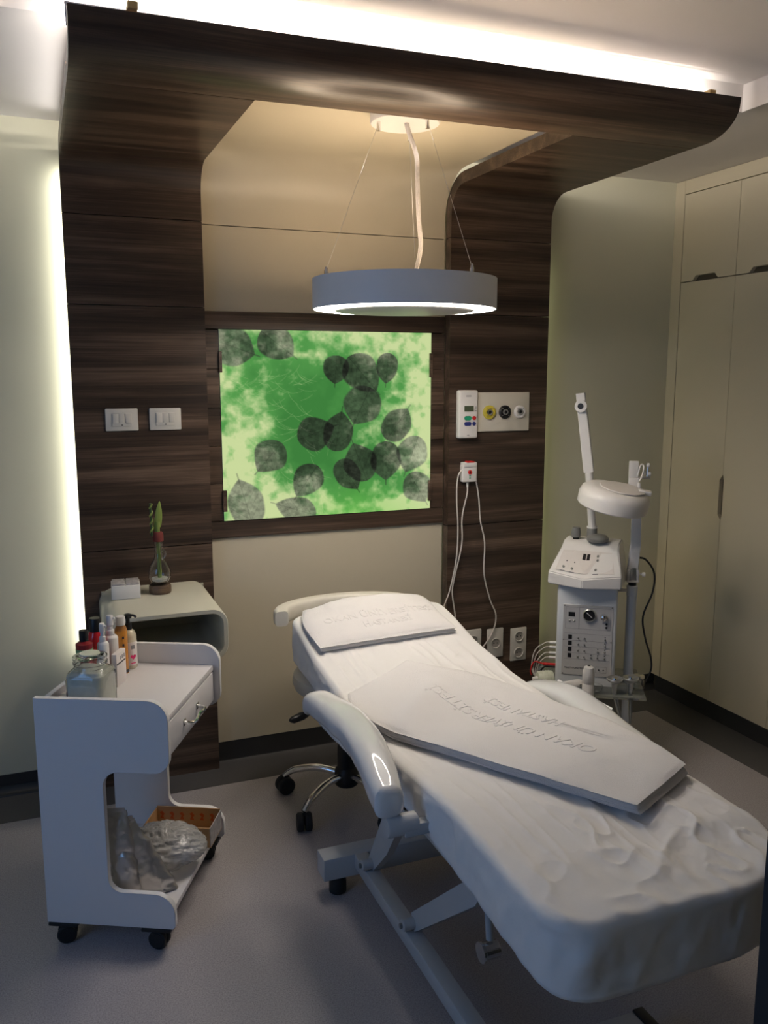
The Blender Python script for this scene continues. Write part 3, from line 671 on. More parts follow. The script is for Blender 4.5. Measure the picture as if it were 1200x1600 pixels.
bottle('tonic_bottle', 'bright red bottle with black cap behind the glass jar', 0.117, 2.642,
    [(0.022, 0), (0.025, 0.003), (0.025, 0.140), (0.019, 0.160), (0.012, 0.164)], m_redbright, [(0.018, 0.162), (0.018, 0.198), (0.016, 0.202)], m_black)
def pumpb(label, x, y, r, h, hh):
    t = thing('spray_bottle', label, 'bottle', loc(x, y), TR)
    MB().lathe([(r - 0.002, 0), (r, 0.003), (r, h - r * 0.5), (r * 0.85, h - r * 0.2), (r * 0.45, h)], n=28).build('body', m_plastic, t)
    MB().lathe([(r * 0.55, h), (r * 0.55, h + 0.014), (r * 0.38, h + 0.016), (r * 0.34, h + 0.026), (r * 0.5, h + 0.030), (r * 0.5, h + hh - 0.004), (r * 0.4, h + hh)], n=24).build('pump_cap', m_plastic, t)
    MB().box(0, r * 0.75, -0.003, 0.003, h + hh - 0.012, h + hh - 0.006, 0.001).build('nozzle', m_plastic, t)
    return t
s1 = pumpb('short white plastic spray bottle, between red and taller white bottles', 0.133, 2.582, 0.017, 0.145, 0.055)
s2 = pumpb('taller white plastic spray bottle left of the amber bottle', 0.160, 2.655, 0.022, 0.142, 0.060)
bx = thing('folded_carton', 'white leaflet carton with grey stripe in front of the white bottles', 'carton', loc(0.178, 2.610), R(62))
MB().box(-0.035, 0.032, -0.008, 0.008, 0, 0.100, 0.001).build('carton_body', m_label, bx)
MB().box(-0.034, 0.028, -0.0088, -0.0081, 0.066, 0.070).build('stripe', m_ink, bx)
for k in range(3): MB().box(-0.010 + k * 0.014, -0.005 + k * 0.014, -0.0088, -0.0081, 0.077, 0.088).build('letter_mark', m_line, bx)
am = thing('amber_bottle', 'slim amber bottle with white cap at the end of the row', 'bottle', loc(0.194, 2.698), TR)
MB().lathe([(0.018, 0), (0.0195, 0.002), (0.0195, 0.140), (0.014, 0.152), (0.009, 0.155)], n=28).build('body', m_orange, am)
MB().lathe([(0.014, 0.156), (0.0145, 0.157), (0.0145, 0.182), (0.013, 0.184)], n=24).build('cap', m_plastic, am)
MB().lathe([(0.0197, 0.004), (0.0200, 0.004), (0.0200, 0.014), (0.0197, 0.014)], n=28, cap=False).build('dark_band', m_ink, am)
MB().lathe([(0.0197, 0.140), (0.0148, 0.1525), (0.0092, 0.1556)], n=28, cap=False).build('clear_shoulder', m_glass, am)
def onb(t, r, ang, z, w2, h2, m, name='mark'):
    a = R(ang); c_ = Vector((math.cos(a) * r, math.sin(a) * r, z)); tx = Vector((-math.sin(a), math.cos(a), 0)); nn = Vector((math.cos(a), math.sin(a), 0))
    mb = MB(); mb.prism([(-w2, -h2), (w2, -h2), (w2, h2), (-w2, h2)], lambda p, q: c_ + tx * p + Vector((0, 0, q)), lambda p, q: c_ + tx * p + Vector((0, 0, q)) + nn * 0.0006); return mb.build(name, m, t)
for z in (0.119, 0.095): onb(am, 0.0197, -50, z, 0.003, 0.004, m_ink)
onb(am, 0.0197, -50, 0.066, 0.0045, 0.005, m_ink)
hbt = thing('lotion_bottle', 'clear pump bottle with black pump and a pink heart on its label', 'bottle', loc(0.220, 2.745), TR)
MB().lathe([(0.022, 0), (0.024, 0.003), (0.024, 0.105), (0.019, 0.120), (0.011, 0.126)], n=28).build('body', m_pale, hbt)
MB().lathe([(0.0242, 0.012), (0.0248, 0.012), (0.0248, 0.088), (0.0242, 0.088)], n=28, cap=False).build('label', m_label, hbt)
pm = MB(); pm.lathe([(0.012, 0.126), (0.012, 0.145), (0.006, 0.147), (0.006, 0.160), (0.012, 0.163), (0.012, 0.174), (0.008, 0.176)], n=20); pm.tube(smoothpath([(0.0, 0, 0.171), (0.02, -0.004, 0.173), (0.030, -0.006, 0.168)], 4), 0.004, 8); pm.build('pump', m_black, hbt)
a = R(-40); cc_ = Vector((math.cos(a) * 0.0252, math.sin(a) * 0.0252, 0.040)); tx = Vector((-math.sin(a), math.cos(a), 0)); nn = Vector((math.cos(a), math.sin(a), 0))
hp = [(16 * math.sin(t) ** 3 * 0.00058, (13 * math.cos(t) - 5 * math.cos(2 * t) - 2 * math.cos(3 * t) - math.cos(4 * t)) * 0.00058) for t in np.linspace(0, 2 * math.pi, 25)[:-1]]
MB().prism(hp, lambda p, q: cc_ + tx * p + Vector((0, 0, q)), lambda p, q: cc_ + tx * p + Vector((0, 0, q)) + nn * 0.0006).build('heart_mark', m_pink, hbt)
onb(hbt, 0.0250, -40, 0.072, 0.006, 0.006, m_line); onb(hbt, 0.0250, -40, 0.020, 0.008, 0.0015, m_pink)
tis = thing('folded_tissue', 'folded white tissue lying left of the glass jar', 'tissue', (0.020, 2.500, TT), R(62))
MB().loft([((-0.03, 0, 0.010), (0, 0.020, 0), (0, 0, 0.008)), ((-0.028, 0, 0.012), (0, 0.026, 0), (0, 0, 0.011)), ((0.0, 0, 0.014), (0, 0.028, 0), (0, 0, 0.013)), ((0.026, 0, 0.012), (0, 0.026, 0), (0, 0, 0.010)), ((0.03, 0, 0.010), (0, 0.02, 0), (0, 0, 0.007))]).build('fold', m_tissue, tis)
gc = thing('green_tube', 'small green tube lying behind the tissue at the trolley back rail', 'tube', (0.058, 2.600, TT), R(62))
MB().lathe([(0.013, -0.03), (0.014, -0.028), (0.014, 0.024), (0.010, 0.03)], (0, 0, 0.0145), n=20, axis='x').build('body', m_greenbox, gc)
MB().lathe([(0.009, 0.0301), (0.009, 0.042)], (0, 0, 0.0145), n=20, axis='x').build('cap', m_mint, gc)

# things on the trolley's lower shelf; local trolley coordinates -> world
TM = Matrix.Translation((-0.064, 2.398, 0)) @ rot2(TR)
BZ = 0.105
def onshelf(x, y): v = TM @ Vector((x, y, BZ)); return (v.x, v.y, v.z)
def crumple(mb, amp, sc, seed):
    P0 = np.array([v.co[:] for v in mb.bm.verts])
    nr_ = [v.normal.copy() for v in mb.bm.verts] if mb.bm.normal_update() is None else None
    x, y, z = P0[:, 0] * sc, P0[:, 1] * sc, P0[:, 2] * sc
    d = 0
    for k, (f, a) in enumerate(((1.0, 1.0), (2.1, 0.55), (4.3, 0.28))):
        u = x * f + 0.6 * z * f + 1.3 * vn(y * f, z * f, seed + k); w_ = y * f - 0.5 * x * f + z * f * 0.9
        d = d + a * (np.abs(2 * vn(u, w_, seed + 5 * k) - 1) - 0.5)
    for v, n_, q in zip(mb.bm.verts, nr_, d):
        v.co += n_ * float(q) * amp
        if v.co.z < 0.0: v.co.z = 0.0
    return mb
def bag(label, lx, ly, rz, h, w_, dpt, lean, m, seed, topw, name='foil_bag'):
    t = thing(name, label, 'bag', onshelf(lx, ly), TR + rz, 'silver foil bags on the trolley lower shelf')
    secs = []
    for k in range(49):
        q = k / 48; wd = w_ * (1 - q) + topw * q; dp = dpt * (math.sin(math.pi * min(1, 0.28 + q * 0.74)) ** 0.8) * 1.0 + 0.003
        secs.append(((lean[0] * q, lean[1] * q, 0.003 + h * q), (wd / 2, 0, 0), (0, dp / 2, 0)))
    crumple(MB().loft(secs, 72, 2.6), 0.008, 20, seed).build('bag_body', m, t)
    MB().box(lean[0] - topw / 2 + 0.004, lean[0] + topw / 2 - 0.004, lean[1] - 0.002, lean[1] + 0.002, h, h + 0.012, 0.001, 1).build('sealed_top', m, t)
    return t
bag('upright silver foil bag against the trolley side, shiny bluish top', 0.215, 0.065, R(8), 0.275, 0.085, 0.055, (-0.03, 0.0), m_foil, 2, 0.065)
bag('silver foil bag leaning right with its pointed corner on the shelf', 0.262, 0.115, R(25), 0.235, 0.150, 0.060, (-0.065, 0.0), m_foil, 5, 0.05)
fb = thing('film_bundle', 'crumpled clear plastic film bundle in the middle of the lower shelf', 'plastic bag', onshelf(0.264, 0.256), TR)
t_ = bmesh.new(); bmesh.ops.create_uvsphere(t_, u_segments=128, v_segments=80, radius=1)
for v in t_.verts: v.co = Vector((v.co.x * 0.122, v.co.y * 0.094, 0.064 + v.co.z * 0.064 * (1.0 - 0.25 * v.co.x)))
mbb = MB(); mbb.merge(t_); crumple(mbb, 0.009, 33, 4).build('film', m_film, fb)
cbx = thing('carton_box', 'open cardboard box with orange print at the far end of the lower shelf', 'box', onshelf(0.250, 0.418), TR)
mb = MB(); mb.box(-0.105, 0.115, -0.06, 0.06, 0.0, 0.003); mb.box(-0.105, -0.102, -0.06, 0.06, 0.003, 0.065); mb.box(-0.102, 0.112, 0.057, 0.06, 0.003, 0.070); mb.box(-0.102, 0.112, -0.06, -0.057, 0.003, 0.065)
mb.build('box_body', m_card, cbx, smooth=False)
MB().box(0.112, 0.115, -0.06, 0.06, 0.003, 0.066).build('front_flap', m_pack, cbx, smooth=False)
for k in range(6):
    x = -0.085 + k * 0.034
    MB().prism([(-0.008, -0.012), (-0.002, 0.0), (-0.009, 0.008), (0.0, 0.014), (0.008, 0.004), (0.003, -0.004), (0.007, -0.014)], lambda p, q: Vector((x + p, 0.0568, 0.040 + q)), lambda p, q: Vector((x + p, 0.0562, 0.040 + q))).build('printed_motif', m_orange_print, cbx)

# ================================================================ stool behind the bed head
st = thing('stool', 'cream rolling stool with curved backrest and chrome star base behind the bed head', 'stool', (0.99, 2.86, 0))
MB().lathe([(0.17, 0.455), (0.188, 0.462), (0.196, 0.485), (0.192, 0.512), (0.175, 0.524), (0.001, 0.528)], n=48).build('seat', m_creamv, st)
MB().lathe([(0.10, 0.445), (0.10, 0.4545)], n=24).build('seat_plate', m_black, st)
MB().lathe([(0.026, 0.30), (0.026, 0.444)], n=20).build('gas_lift', m_chrome, st)
MB().lathe([(0.032, 0.085), (0.036, 0.10), (0.034, 0.20), (0.030, 0.30)], n=20).build('column', m_black, st)
MB().lathe([(0.040, 0.072), (0.045, 0.078), (0.045, 0.13), (0.034, 0.145)], n=20).build('hub', m_black, st)
for ang in (142, 214, 286, 358, 70):
    a = R(ang); ca, sa = math.cos(a), math.sin(a)
    leg = MB().tube(smoothpath([(0.04 * ca, 0.04 * sa, 0.115), (0.12 * ca, 0.12 * sa, 0.122), (0.21 * ca, 0.21 * sa, 0.100), (0.25 * ca, 0.25 * sa, 0.070)], 4), [0.014] * 9 + [0.012] * 4, 12).build('leg', m_chrome, st)
    cs = MB(); cs2 = MB()
    for s in (-1, 1): cs2.lathe([(0.006, s * 0.003), (0.029, s * 0.003), (0.033, s * 0.008), (0.033, s * 0.022), (0.027, s * 0.027), (0.006, s * 0.027)], (0, 0, 0.033), n=20, axis='y')
    cs2.box(-0.012, 0.012, -0.004, 0.004, 0.028, 0.062)
    cs.merge(cs2.bm, Matrix.Translation((0.25 * ca, 0.25 * sa, 0)) @ rot2(a + 0.8)); cs.build('castor', m_rubber, leg)
# backrest crescent
sec = []
for k in range(15):
    q = k / 14; a = R(180 - q * 175); rr_ = 0.275 ; cxx, cyy = 0.03 + rr_ * math.cos(a) * 0.92, 0.055 + rr_ * math.sin(a) * 0.55
    s_ = 0.95 if 0 < k < 14 else 0.82
    sec.append(((cxx, cyy, 0.722), (0.030 * s_ * math.cos(a), 0.030 * s_ * math.sin(a), 0), (0, 0, 0.034 * s_)))
MB().loft(sec, 24, 4.0).build('backrest', m_creamv, st)
br = MB(); br.tube(smoothpath([(0.0, 0.08, 0.45), (0.0, 0.18, 0.45), (0.02, 0.215, 0.48), (0.02, 0.212, 0.70)], 4), 0.012, 10); br.build('back_bracket', m_black, st)
lv = MB(); lv.tube([(-0.09, -0.06, 0.437), (-0.19, -0.13, 0.425)], 0.006, 8); lv.loft([((-0.185, -0.127, 0.425), (-0.004, 0.008, 0), (0, 0, 0.008)), ((-0.21, -0.135, 0.424), (-0.008, 0.014, 0), (0, 0, 0.014)), ((-0.245, -0.150, 0.422), (-0.006, 0.012, 0), (0, 0, 0.012)), ((-0.255, -0.153, 0.422), (-0.003, 0.006, 0), (0, 0, 0.006))], 16, 2.3); lv.build('height_lever', m_black, st)

# ================================================================ treatment bed
XL, XR, YB0, YB1 = 0.805, 1.448, 1.165, 2.975
def topz(x, y):
    return np.interp(y, [1.1, 1.3, 1.64, 1.85, 2.05, 2.4, 2.66, 2.76, 2.86, 3.0], [0.606, 0.612, 0.626, 0.612, 0.596, 0.612, 0.648, 0.675, 0.700, 0.722])
def outline():
    pts = []
    def corner(cx, cy_, r, a0, n=14):
        for k in range(n + 1):
            a = R(a0 + 90 * k / n); pts.append((cx + r * math.cos(a), cy_ + r * math.sin(a)))
    corner(XR - 0.25, YB0 + 0.21, 0.21, 270) if False else None
    for k in range(15):
        a = R(270 + 90 * k / 14); pts.append((XR - 0.24 + 0.24 * math.cos(a), YB0 + 0.20 + 0.20 * math.sin(a)))
    corner(XR - 0.07 - 0.03, YB1 - 0.07, 0.07, 0); corner(XL + 0.07, YB1 - 0.07, 0.07, 90); corner(XL + 0.10, YB0 + 0.10, 0.10, 180)
    P_ = np.array(pts + [pts[0]]); dl = np.r_[0, np.cumsum(np.hypot(*np.diff(P_, axis=0).T))]
    q = np.linspace(0, dl[-1], 521)[:-1]
    return np.stack([np.interp(q, dl, P_[:, 0]), np.interp(q, dl, P_[:, 1])], -1)
OL = outline(); NP = len(OL); cxm = (XL + XR) / 2
spine = np.stack([np.full(NP, cxm), np.clip(OL[:, 1], YB0 + 0.32, YB1 - 0.3)], -1)
def wr(x, y):
    foot = np.exp(-(((x - 1.27) / 0.20) ** 2 + ((y - 1.34) / 0.22) ** 2)); ft2 = np.clip((1.75 - y) / 0.5, 0, 1)
    r1 = 1 - np.abs(2 * vn(x * 9 + 3 * vn(x * 4, y * 4, 1), y * 7 + 2 * vn(x * 5, y * 3, 2), 5) - 1); r1 = r1 ** 6
    r2 = 1 - np.abs(2 * vn(x * 17 + y * 6, y * 12 - x * 7, 8) - 1); r2 = r2 ** 5
    st_ = 1 - np.abs(2 * vn(x * 26 + 2 * vn(x * 5, y * 2, 4), y * 2.6, 12) - 1); st_ = st_ ** 4
    z = 0.0042 * st_ * np.clip((y - 1.9) / 0.3, 0, 1) + 0.003 * st_ * np.clip((2.0 - y) / 0.4, 0, 1)
    z = z + (0.004 * r1 + 0.0025 * r2) * (0.25 + ft2) + foot * (0.009 * r1 + 0.005 * r2 - 0.012) + (0.15 + foot + 0.4 * ft2) * 0.0018 * (1 - np.abs(2 * vn(x * 31 - y * 13, y * 24 + x * 17, 18) - 1)) ** 5 + 0.006 * (fbm(x * 3, y * 3, 21, 3) - 0.45)
    return z
rings = []
NR = 70; re = 0.020
inner = OL + 0.0
nrm = np.roll(OL, -1, 0) - np.roll(OL, 1, 0); nrm = np.stack([nrm[:, 1], -nrm[:, 0]], -1); nrm /= np.linalg.norm(nrm, axis=1)[:, None]
lim = OL - nrm * re
for k in range(NR + 1):
    t = k / NR; p = spine * (1 - t) + lim * t; z = topz(p[:, 0], p[:, 1]) + wr(p[:, 0], p[:, 1]); rings.append(np.c_[p, z])
tq = np.linspace(0, 2 * math.pi, NP)
for k in range(1, 6):
    a = math.pi / 2 * k / 5; p = lim + nrm * re * math.sin(a); z = topz(p[:, 0], p[:, 1]) + wr(p[:, 0], p[:, 1]) * (1 - k / 6) - re * (1 - math.cos(a)); rings.append(np.c_[p, z])
zt = topz(OL[:, 0], OL[:, 1]) - re
zb = np.interp(OL[:, 1], [1.1, 1.35, 1.9, 2.2, 3.0], [0.440, 0.462, 0.498, 0.51, 0.555])
per = np.arange(NP) / NP * 5.0
for k in range(1, 17):
    t = k / 16; f = (fbm(per * 22 + t * 0.6, t * 1.6 + per * 0, 31, 3) - 0.44) * 0.030 * math.sin(math.pi * min(1, t + 0.15) * 0.9) + (fbm(per * 5, t * 3, 33, 3) - 0.44) * 0.02 * t
    p = OL + nrm * (f[:, None] * 0.9 - 0.004 * t * t - (0.03 if k == 16 else 0)); rings.append(np.c_[p, zt * (1 - t) + (zb + (0.006 if k == 16 else 0) + 0.010 * (fbm(per * 9, per * 0, 35, 3) - 0.45)) * t])
V = np.concatenate(rings); nR = len(rings); F = []
for k in range(nR - 1):
    a0 = k * NP; b0 = (k + 1) * NP
    for i in range(NP):
        j = (i + 1) % NP; F.append((a0 + i, b0 + i, b0 + j, a0 + j))
BC = Vector((cxm, 2.0, 0))
bsheet = npmesh('sheet', V - np.array(BC), [tuple(reversed(f)) for f in F], m_sheet)
bsheet.name = 'bed_sheet'; bsheet.location = BC
tag(bsheet, 'wrinkled white disposable sheet fitted over the whole treatment bed', 'sheet')
bed = thing('treatment_bed', 'white reclining treatment bed with plastic-wrapped armrests on a steel base', 'bed', (cxm, 2.0, 0))
def bb_(name, pr, x0, x1, m):
    mb = MB().prism(pr, lambda y, z: Vector((x0, y - 2.0, z)), lambda y, z: Vector((x1, y - 2.0, z))); bmesh.ops.recalc_face_normals(mb.bm, faces=mb.bm.faces[:]); bmesh.ops.bevel(mb.bm, geom=mb.bm.edges[:], offset=0.012, segments=2, affect='EDGES'); return mb.build(name, m, bed)
x0, x1 = XL - cxm + 0.03, XR - cxm - 0.06
bb_('leg_cushion', [(1.30, 0.49), (1.84, 0.49), (1.84, 0.582), (1.64, 0.592), (1.30, 0.580)], x0, x1, m_leather)
bb_('seat_cushion', [(1.85, 0.49), (2.10, 0.50), (2.10, 0.566), (1.85, 0.578)], x0, x1, m_leather)
bb_('backrest', [(2.11, 0.50), (2.93, 0.575), (2.93, 0.66), (2.72, 0.63), (2.62, 0.60), (2.11, 0.566)], x0, x1 - 0.02, m_leather)
def armrest(sgn):
    if sgn < 0: path = smoothpath([(0.408, 2.375, 0.610), (0.403, 2.33, 0.626), (0.390, 2.18, 0.640), (0.385, 2.04, 0.642), (0.395, 1.90, 0.632), (0.413, 1.78, 0.608), (0.416, 1.735, 0.596)], 5)
    else: path = smoothpath([(0.330, 2.44, 0.500), (0.355, 2.34, 0.555), (0.366, 2.18, 0.586), (0.362, 2.04, 0.584), (0.356, 1.92, 0.575), (0.355, 1.80, 0.568), (0.355, 1.76, 0.560)], 5)
    n = len(path); secs = []
    for i, p in enumerate(path):
        t = i / (n - 1); d_ = (path[min(i + 1, n - 1)] - path[max(i - 1, 0)]).normalized(); sd = Vector((d_.y, -d_.x, 0)).normalized()
        e_ = min(1.0, 0.62 + min(t, 1 - t) * 7)
        w_ = (0.038 + 0.013 * math.sin(math.pi * min(1, t * 1.15))) * e_; h_ = (0.037 + 0.003 * t) * e_
        secs.append(((sgn * p.x, p.y - 2.0, p.z), (sgn * sd.x * w_, sd.y * w_, 0), (0, 0, h_)))
    mb = MB().loft(secs, 36, 2.7)
    if sgn < 0:
        for v in mb.bm.verts:
            q = float(fbm(v.co.y * 16, v.co.x * 22 + v.co.z * 18, 44, 3)) - 0.44; v.co += Vector((q, 0, q)) * 0.006
    o = mb.build('armrest', m_wrapped, bed)
    # gathered plastic hem hanging at the rear and the twist at the front
    hm = MB(); rr = []
    pa = Vector((sgn * 0.412, 2.30 - 2.0, 0.590)); pb = Vector((sgn * 0.405, 2.00 - 2.0, 0.604))
    for t in np.linspace(0, 1, 30):
        p = pa.lerp(pb, t); dz = 0.012 + 0.010 * float(fbm(t * 14, 0.3, 3, 3)); rr.append([(p.x, p.y, p.z + 0.01), (p.x + sgn * 0.006, p.y, p.z - dz * 0.5), (p.x + sgn * 0.003, p.y, p.z - dz), (p.x - sgn * 0.002, p.y, p.z - dz), (p.x - sgn * 0.005, p.y, p.z + 0.005)])
    hm.rings(rr).build('plastic_hem', m_wrapped, o)
    return o
armrest(-1); armrest(1)
for s in (-1, 1):
    mb = MB(); mb.lathe([(0.023, -0.04), (0.026, -0.036), (0.026, 0.035), (0.020, 0.04)], (s * 0.385, -0.255, 0.538), n=24, axis='x'); mb.box(min(s * 0.385, s * 0.30), max(s * 0.385, s * 0.30), -0.28, -0.25, 0.515, 0.545, 0.003); mb.build('armrest_pivot', m_frame, bed)
    # under-frame rail
    MB().box(s * 0.27 - 0.014, s * 0.27 + 0.014, -0.62, 0.10, 0.440, 0.492, 0.004).build('frame_rail', m_frame, bed)
    # first lifting plate (tapered bracket) and second lifting arm
    xx = s * 0.272
    MB().prism([(0.205, 0.125), (0.235, 0.155), (0.03, 0.50), (-0.22, 0.52), (-0.22, 0.475), (-0.05, 0.45), (0.09, 0.245)], lambda y, z: Vector((xx - 0.012, y, z)), lambda y, z: Vector((xx + 0.012, y, z))).build('lifting_bracket', m_frame, bed)
    MB().prism([(-0.105, 0.130), (-0.085, 0.175), (-0.41, 0.465), (-0.47, 0.465), (-0.44, 0.415)], lambda y, z: Vector((xx - 0.012, y, z)), lambda y, z: Vector((xx + 0.012, y, z))).build('lifting_arm', m_frame, bed)
    for yy, zz in ((0.21, 0.15), (-0.10, 0.155)):
        MB().lathe([(0.014, -0.032), (0.016, -0.03), (0.016, 0.03), (0.014, 0.032)], (s * 0.285, yy, zz), n=18, axis='x').build('hinge_bolt', m_frame, bed)
        MB().lathe([(0.007, -0.004), (0.007, 0.004)], (s * 0.320, yy, zz), n=6, axis='x').build('hex_nut', m_grey, bed)
    MB().box(s * 0.284 - 0.022, s * 0.284 + 0.022, -0.62 if s < 0 else -0.28, 0.33, 0.088, 0.133, 0.004).build('base_rail', m_frame, bed)
CBX = 0.112
for yy in (0.335, -0.545):
    xe = 0.36 if yy > 0 else CBX
    MB().box(-0.405, xe, yy - 0.035, yy + 0.035, 0.062 if yy > 0 else 0.045, 0.134 if yy > 0 else 0.085, 0.004).build('cross_bar', m_frame, bed)
    for s in (-0.35, xe - 0.04): MB().lathe([(0.022, 0.0), (0.027, 0.004), (0.027, 0.038), (0.020, 0.0445 if yy < 0 else 0.0615)], (s, yy, 0), n=20).build('foot', m_rubber, bed)
MB().box(CBX, CBX + 0.030, -0.582, -0.508, 0.042, 0.088, 0.003).build('end_cap', m_black, bed)
gs = MB(); gs.tube([(-0.235, -0.40, 0.47), (-0.235, -0.425, 0.31)], 0.009, 12); gs.build('gas_strut', m_frame, bed)
mb = MB(); mb.lathe([(0.018, -0.02), (0.020, -0.018), (0.020, 0.018), (0.018, 0.02)], (-0.235, -0.428, 0.285), n=20, axis='x'); mb.lathe([(0.024, -0.026), (0.024, -0.021)], (-0.235, -0.428, 0.285), n=20, axis='x'); mb.build('strut_joint', m_chrome, bed)
MB().lathe([(0.021, -0.003), (0.021, 0.003)], (-0.256, -0.428, 0.285), n=24, axis='x').build('joint_plate', m_frame, bed)

# ---------------------------------------------------------------- towels
def bedz(x, y): return topz(x, y) + wr(x, y)
def ribbon(Lp, Rp, n, m_):
    A_ = np.array([tuple(p) for p in smoothpath([(*p, 0) for p in Lp], 8)])[:, :2]; B_ = np.array([tuple(p) for p in smoothpath([(*p, 0) for p in Rp], 8)])[:, :2]
    def res(P_):
        dl = np.r_[0, np.cumsum(np.hypot(*np.diff(P_, axis=0).T))]; q = np.linspace(0, dl[-1], n); return np.stack([np.interp(q, dl, P_[:, 0]), np.interp(q, dl, P_[:, 1])], -1)
    A_, B_ = res(A_), res(B_); s = np.linspace(0, 1, m_)[None, :, None]
    return A_[:, None, :] * (1 - s) + B_[:, None, :] * s
def slab(name, XY, z0, th, m, parent, org, nz_=None, nar=5):
    # closed soft slab over grid XY (n,m,2); z0 = underside heights; rounded edges
    n, mm = XY.shape[:2]; s = np.linspace(0, 1, mm); t = np.linspace(0, 1, n)
    ed = np.minimum.outer(np.minimum(t, 1 - t) * n, np.full(mm, 1e9)); es = np.minimum(s, 1 - s)[None, :] * mm
    e_ = np.minimum(np.minimum(ed, es) / nar, 1); prof = np.sqrt(1 - (1 - e_) ** 2)
    up = z0 + th * (0.5 + 0.5 * prof); dn = z0 + th * (0.5 - 0.5 * prof)
    if nz_ is not None: up = up + nz_ * prof
    V = np.concatenate([np.dstack([XY, up]).reshape(-1, 3), np.dstack([XY, dn]).reshape(-1, 3)]) - np.array(org)
    N_ = n * mm; F = []
    for i in range(n - 1):
        for j in range(mm - 1):
            a = i * mm + j; F.append((a, a + 1, a + mm + 1, a + mm)); F.append((N_ + a, N_ + a + mm, N_ + a + mm + 1, N_ + a + 1))
    bd = [j for j in range(mm)] + [i * mm + mm - 1 for i in range(1, n)] + [(n - 1) * mm + j for j in range(mm - 2, -1, -1)] + [i * mm for i in range(n - 2, 0, -1)]
    for a, b2 in zip(bd, bd[1:] + bd[:1]): F.append((a, a + N_, b2 + N_, b2))
    mb = MB(); vs_ = [mb.bm.verts.new(v) for v in V]
    for f in F: mb.bm.faces.new([vs_[q] for q in f])
    return mb.build(name, m, parent, angle=80), up
# towel over the bed
Lp = [(1.182, 1.442), (1.045, 1.634), (0.925, 1.884), (0.835, 2.08), (0.800, 2.22), (0.812, 2.33)]
Rp = [(1.415, 1.553), (1.425, 1.75), (1.415, 1.95), (1.345, 2.17), (1.24, 2.36), (1.075, 2.50)]
tw2 = thing('folded_towel', 'long folded white towel with embossed lettering lying across the middle of the bed', 'towel', (1.16, 1.9, 0.61))
XY = ribbon(Lp, Rp, 150, 70); XY = XY + 0.012 * np.dstack([fbm(XY[..., 0] * 7, XY[..., 1] * 7, 91, 3) - 0.45, fbm(XY[..., 0] * 7, XY[..., 1] * 7, 92, 3) - 0.45]); org = (1.16, 1.9, 0.61)
zb2 = topz(XY[..., 0], XY[..., 1]) + 0.010
tgrid = np.linspace(0, 1, 150)[:, None]; sgrid = np.linspace(0, 1, 70)[None, :]
nzz = 0.022 * (fbm(XY[..., 0] * 5, XY[..., 1] * 4, 61, 3) - 0.45) + 0.016 * np.exp(-((tgrid - 0.70 - 0.15 * sgrid) / 0.05) ** 2) * np.exp(-((sgrid - 0.35) / 0.5) ** 2) - 0.008 * np.exp(-((tgrid - 0.60) / 0.06) ** 2)
taper = 1 - 0.35 * tgrid + 0 * sgrid
slab('lower_fold', XY[:, :, :] + np.array([0.006, -0.006]), zb2 - 0.004, 0.011, m_towel, tw2, org)
slab('middle_fold', XY + np.array([0.001, -0.001]), zb2 + 0.006, 0.011, m_towel, tw2, org)
o_, up2 = slab('upper_fold', XY, zb2 + 0.016, 0.014, m_towel, tw2, org, nzz, 6)
def conform(me, origin, ang, zf, org_, base=0.0012):
    ca, sa = math.cos(ang), math.sin(ang)
    co = np.empty(len(me.vertices) * 3); me.vertices.foreach_get('co', co); co = co.reshape(-1, 3)
    x = origin[0] + co[:, 0] * ca - co[:, 1] * sa; y = origin[1] + co[:, 0] * sa + co[:, 1] * ca
    z = zf(x, y) + co[:, 2] + base
    me.vertices.foreach_set('co', (np.stack([x, y, z], -1) - np.array(org_)).ravel()); me.update()
from mathutils.bvhtree import BVHTree
def caster(ob, org_):
    me = ob.data; bv = BVHTree.FromPolygons([v.co + Vector(org_) for v in me.vertices], [tuple(q.vertices) for q in me.polygons])
    def zf(x, y):
        out = np.full(len(x), np.nan)
        for k in range(len(x)):
            h = bv.ray_cast(Vector((float(x[k]), float(y[k]), 2.0)), Vector((0, 0, -1)))
            if h[0] is not None: out[k] = h[0].z
        out[np.isnan(out)] = np.nanmean(out); return out
    return zf
z_up2s = caster(o_, org)
def embossed(txt, size, origin, ang, zf, parent, org_, m, shrink=1.0, ext=0.0009):
    me = textmesh(txt, size, ext, 0.0007, 3)
    for v in me.vertices: v.co.x *= shrink
    conform(me, origin, ang, zf, org_, 0.0003)
    me.materials.clear(); me.materials.append(m)
    o = bpy.data.objects.new('embossed_lettering', me); COL.objects.link(o); o.parent = parent; return o
ta = math.atan2(0.50, -0.165)
embossed('OKAN ÜNİVERSİTESİ', 0.062, (1.262, 1.690), ta, z_up2s, tw2, org, m_towel)
embossed('HASTANESİ', 0.052, (1.300, 1.900), ta, z_up2s, tw2, org, m_towel)
for dx_, dy_ in ((0.075, -0.095), (0.088, -0.095)):
    me = bpy.data.meshes.new('bar'); bm_ = bmesh.new(); bmesh.ops.create_grid(bm_, x_segments=30, y_segments=1, size=0.5)
    for v in bm_.verts: v.co = Vector((v.co.x * 0.17 + 0.11, v.co.y * 0.004 - dx_ + 0.0, 0.0016 if True else 0))
    bm_.to_mesh(me); bm_.free(); conform(me, (1.262, 1.690), ta, z_up2s, org, 0.0004); me.materials.append(m_towel)
    o = bpy.data.objects.new('embossed_line', me); COL.objects.link(o); o.parent = tw2
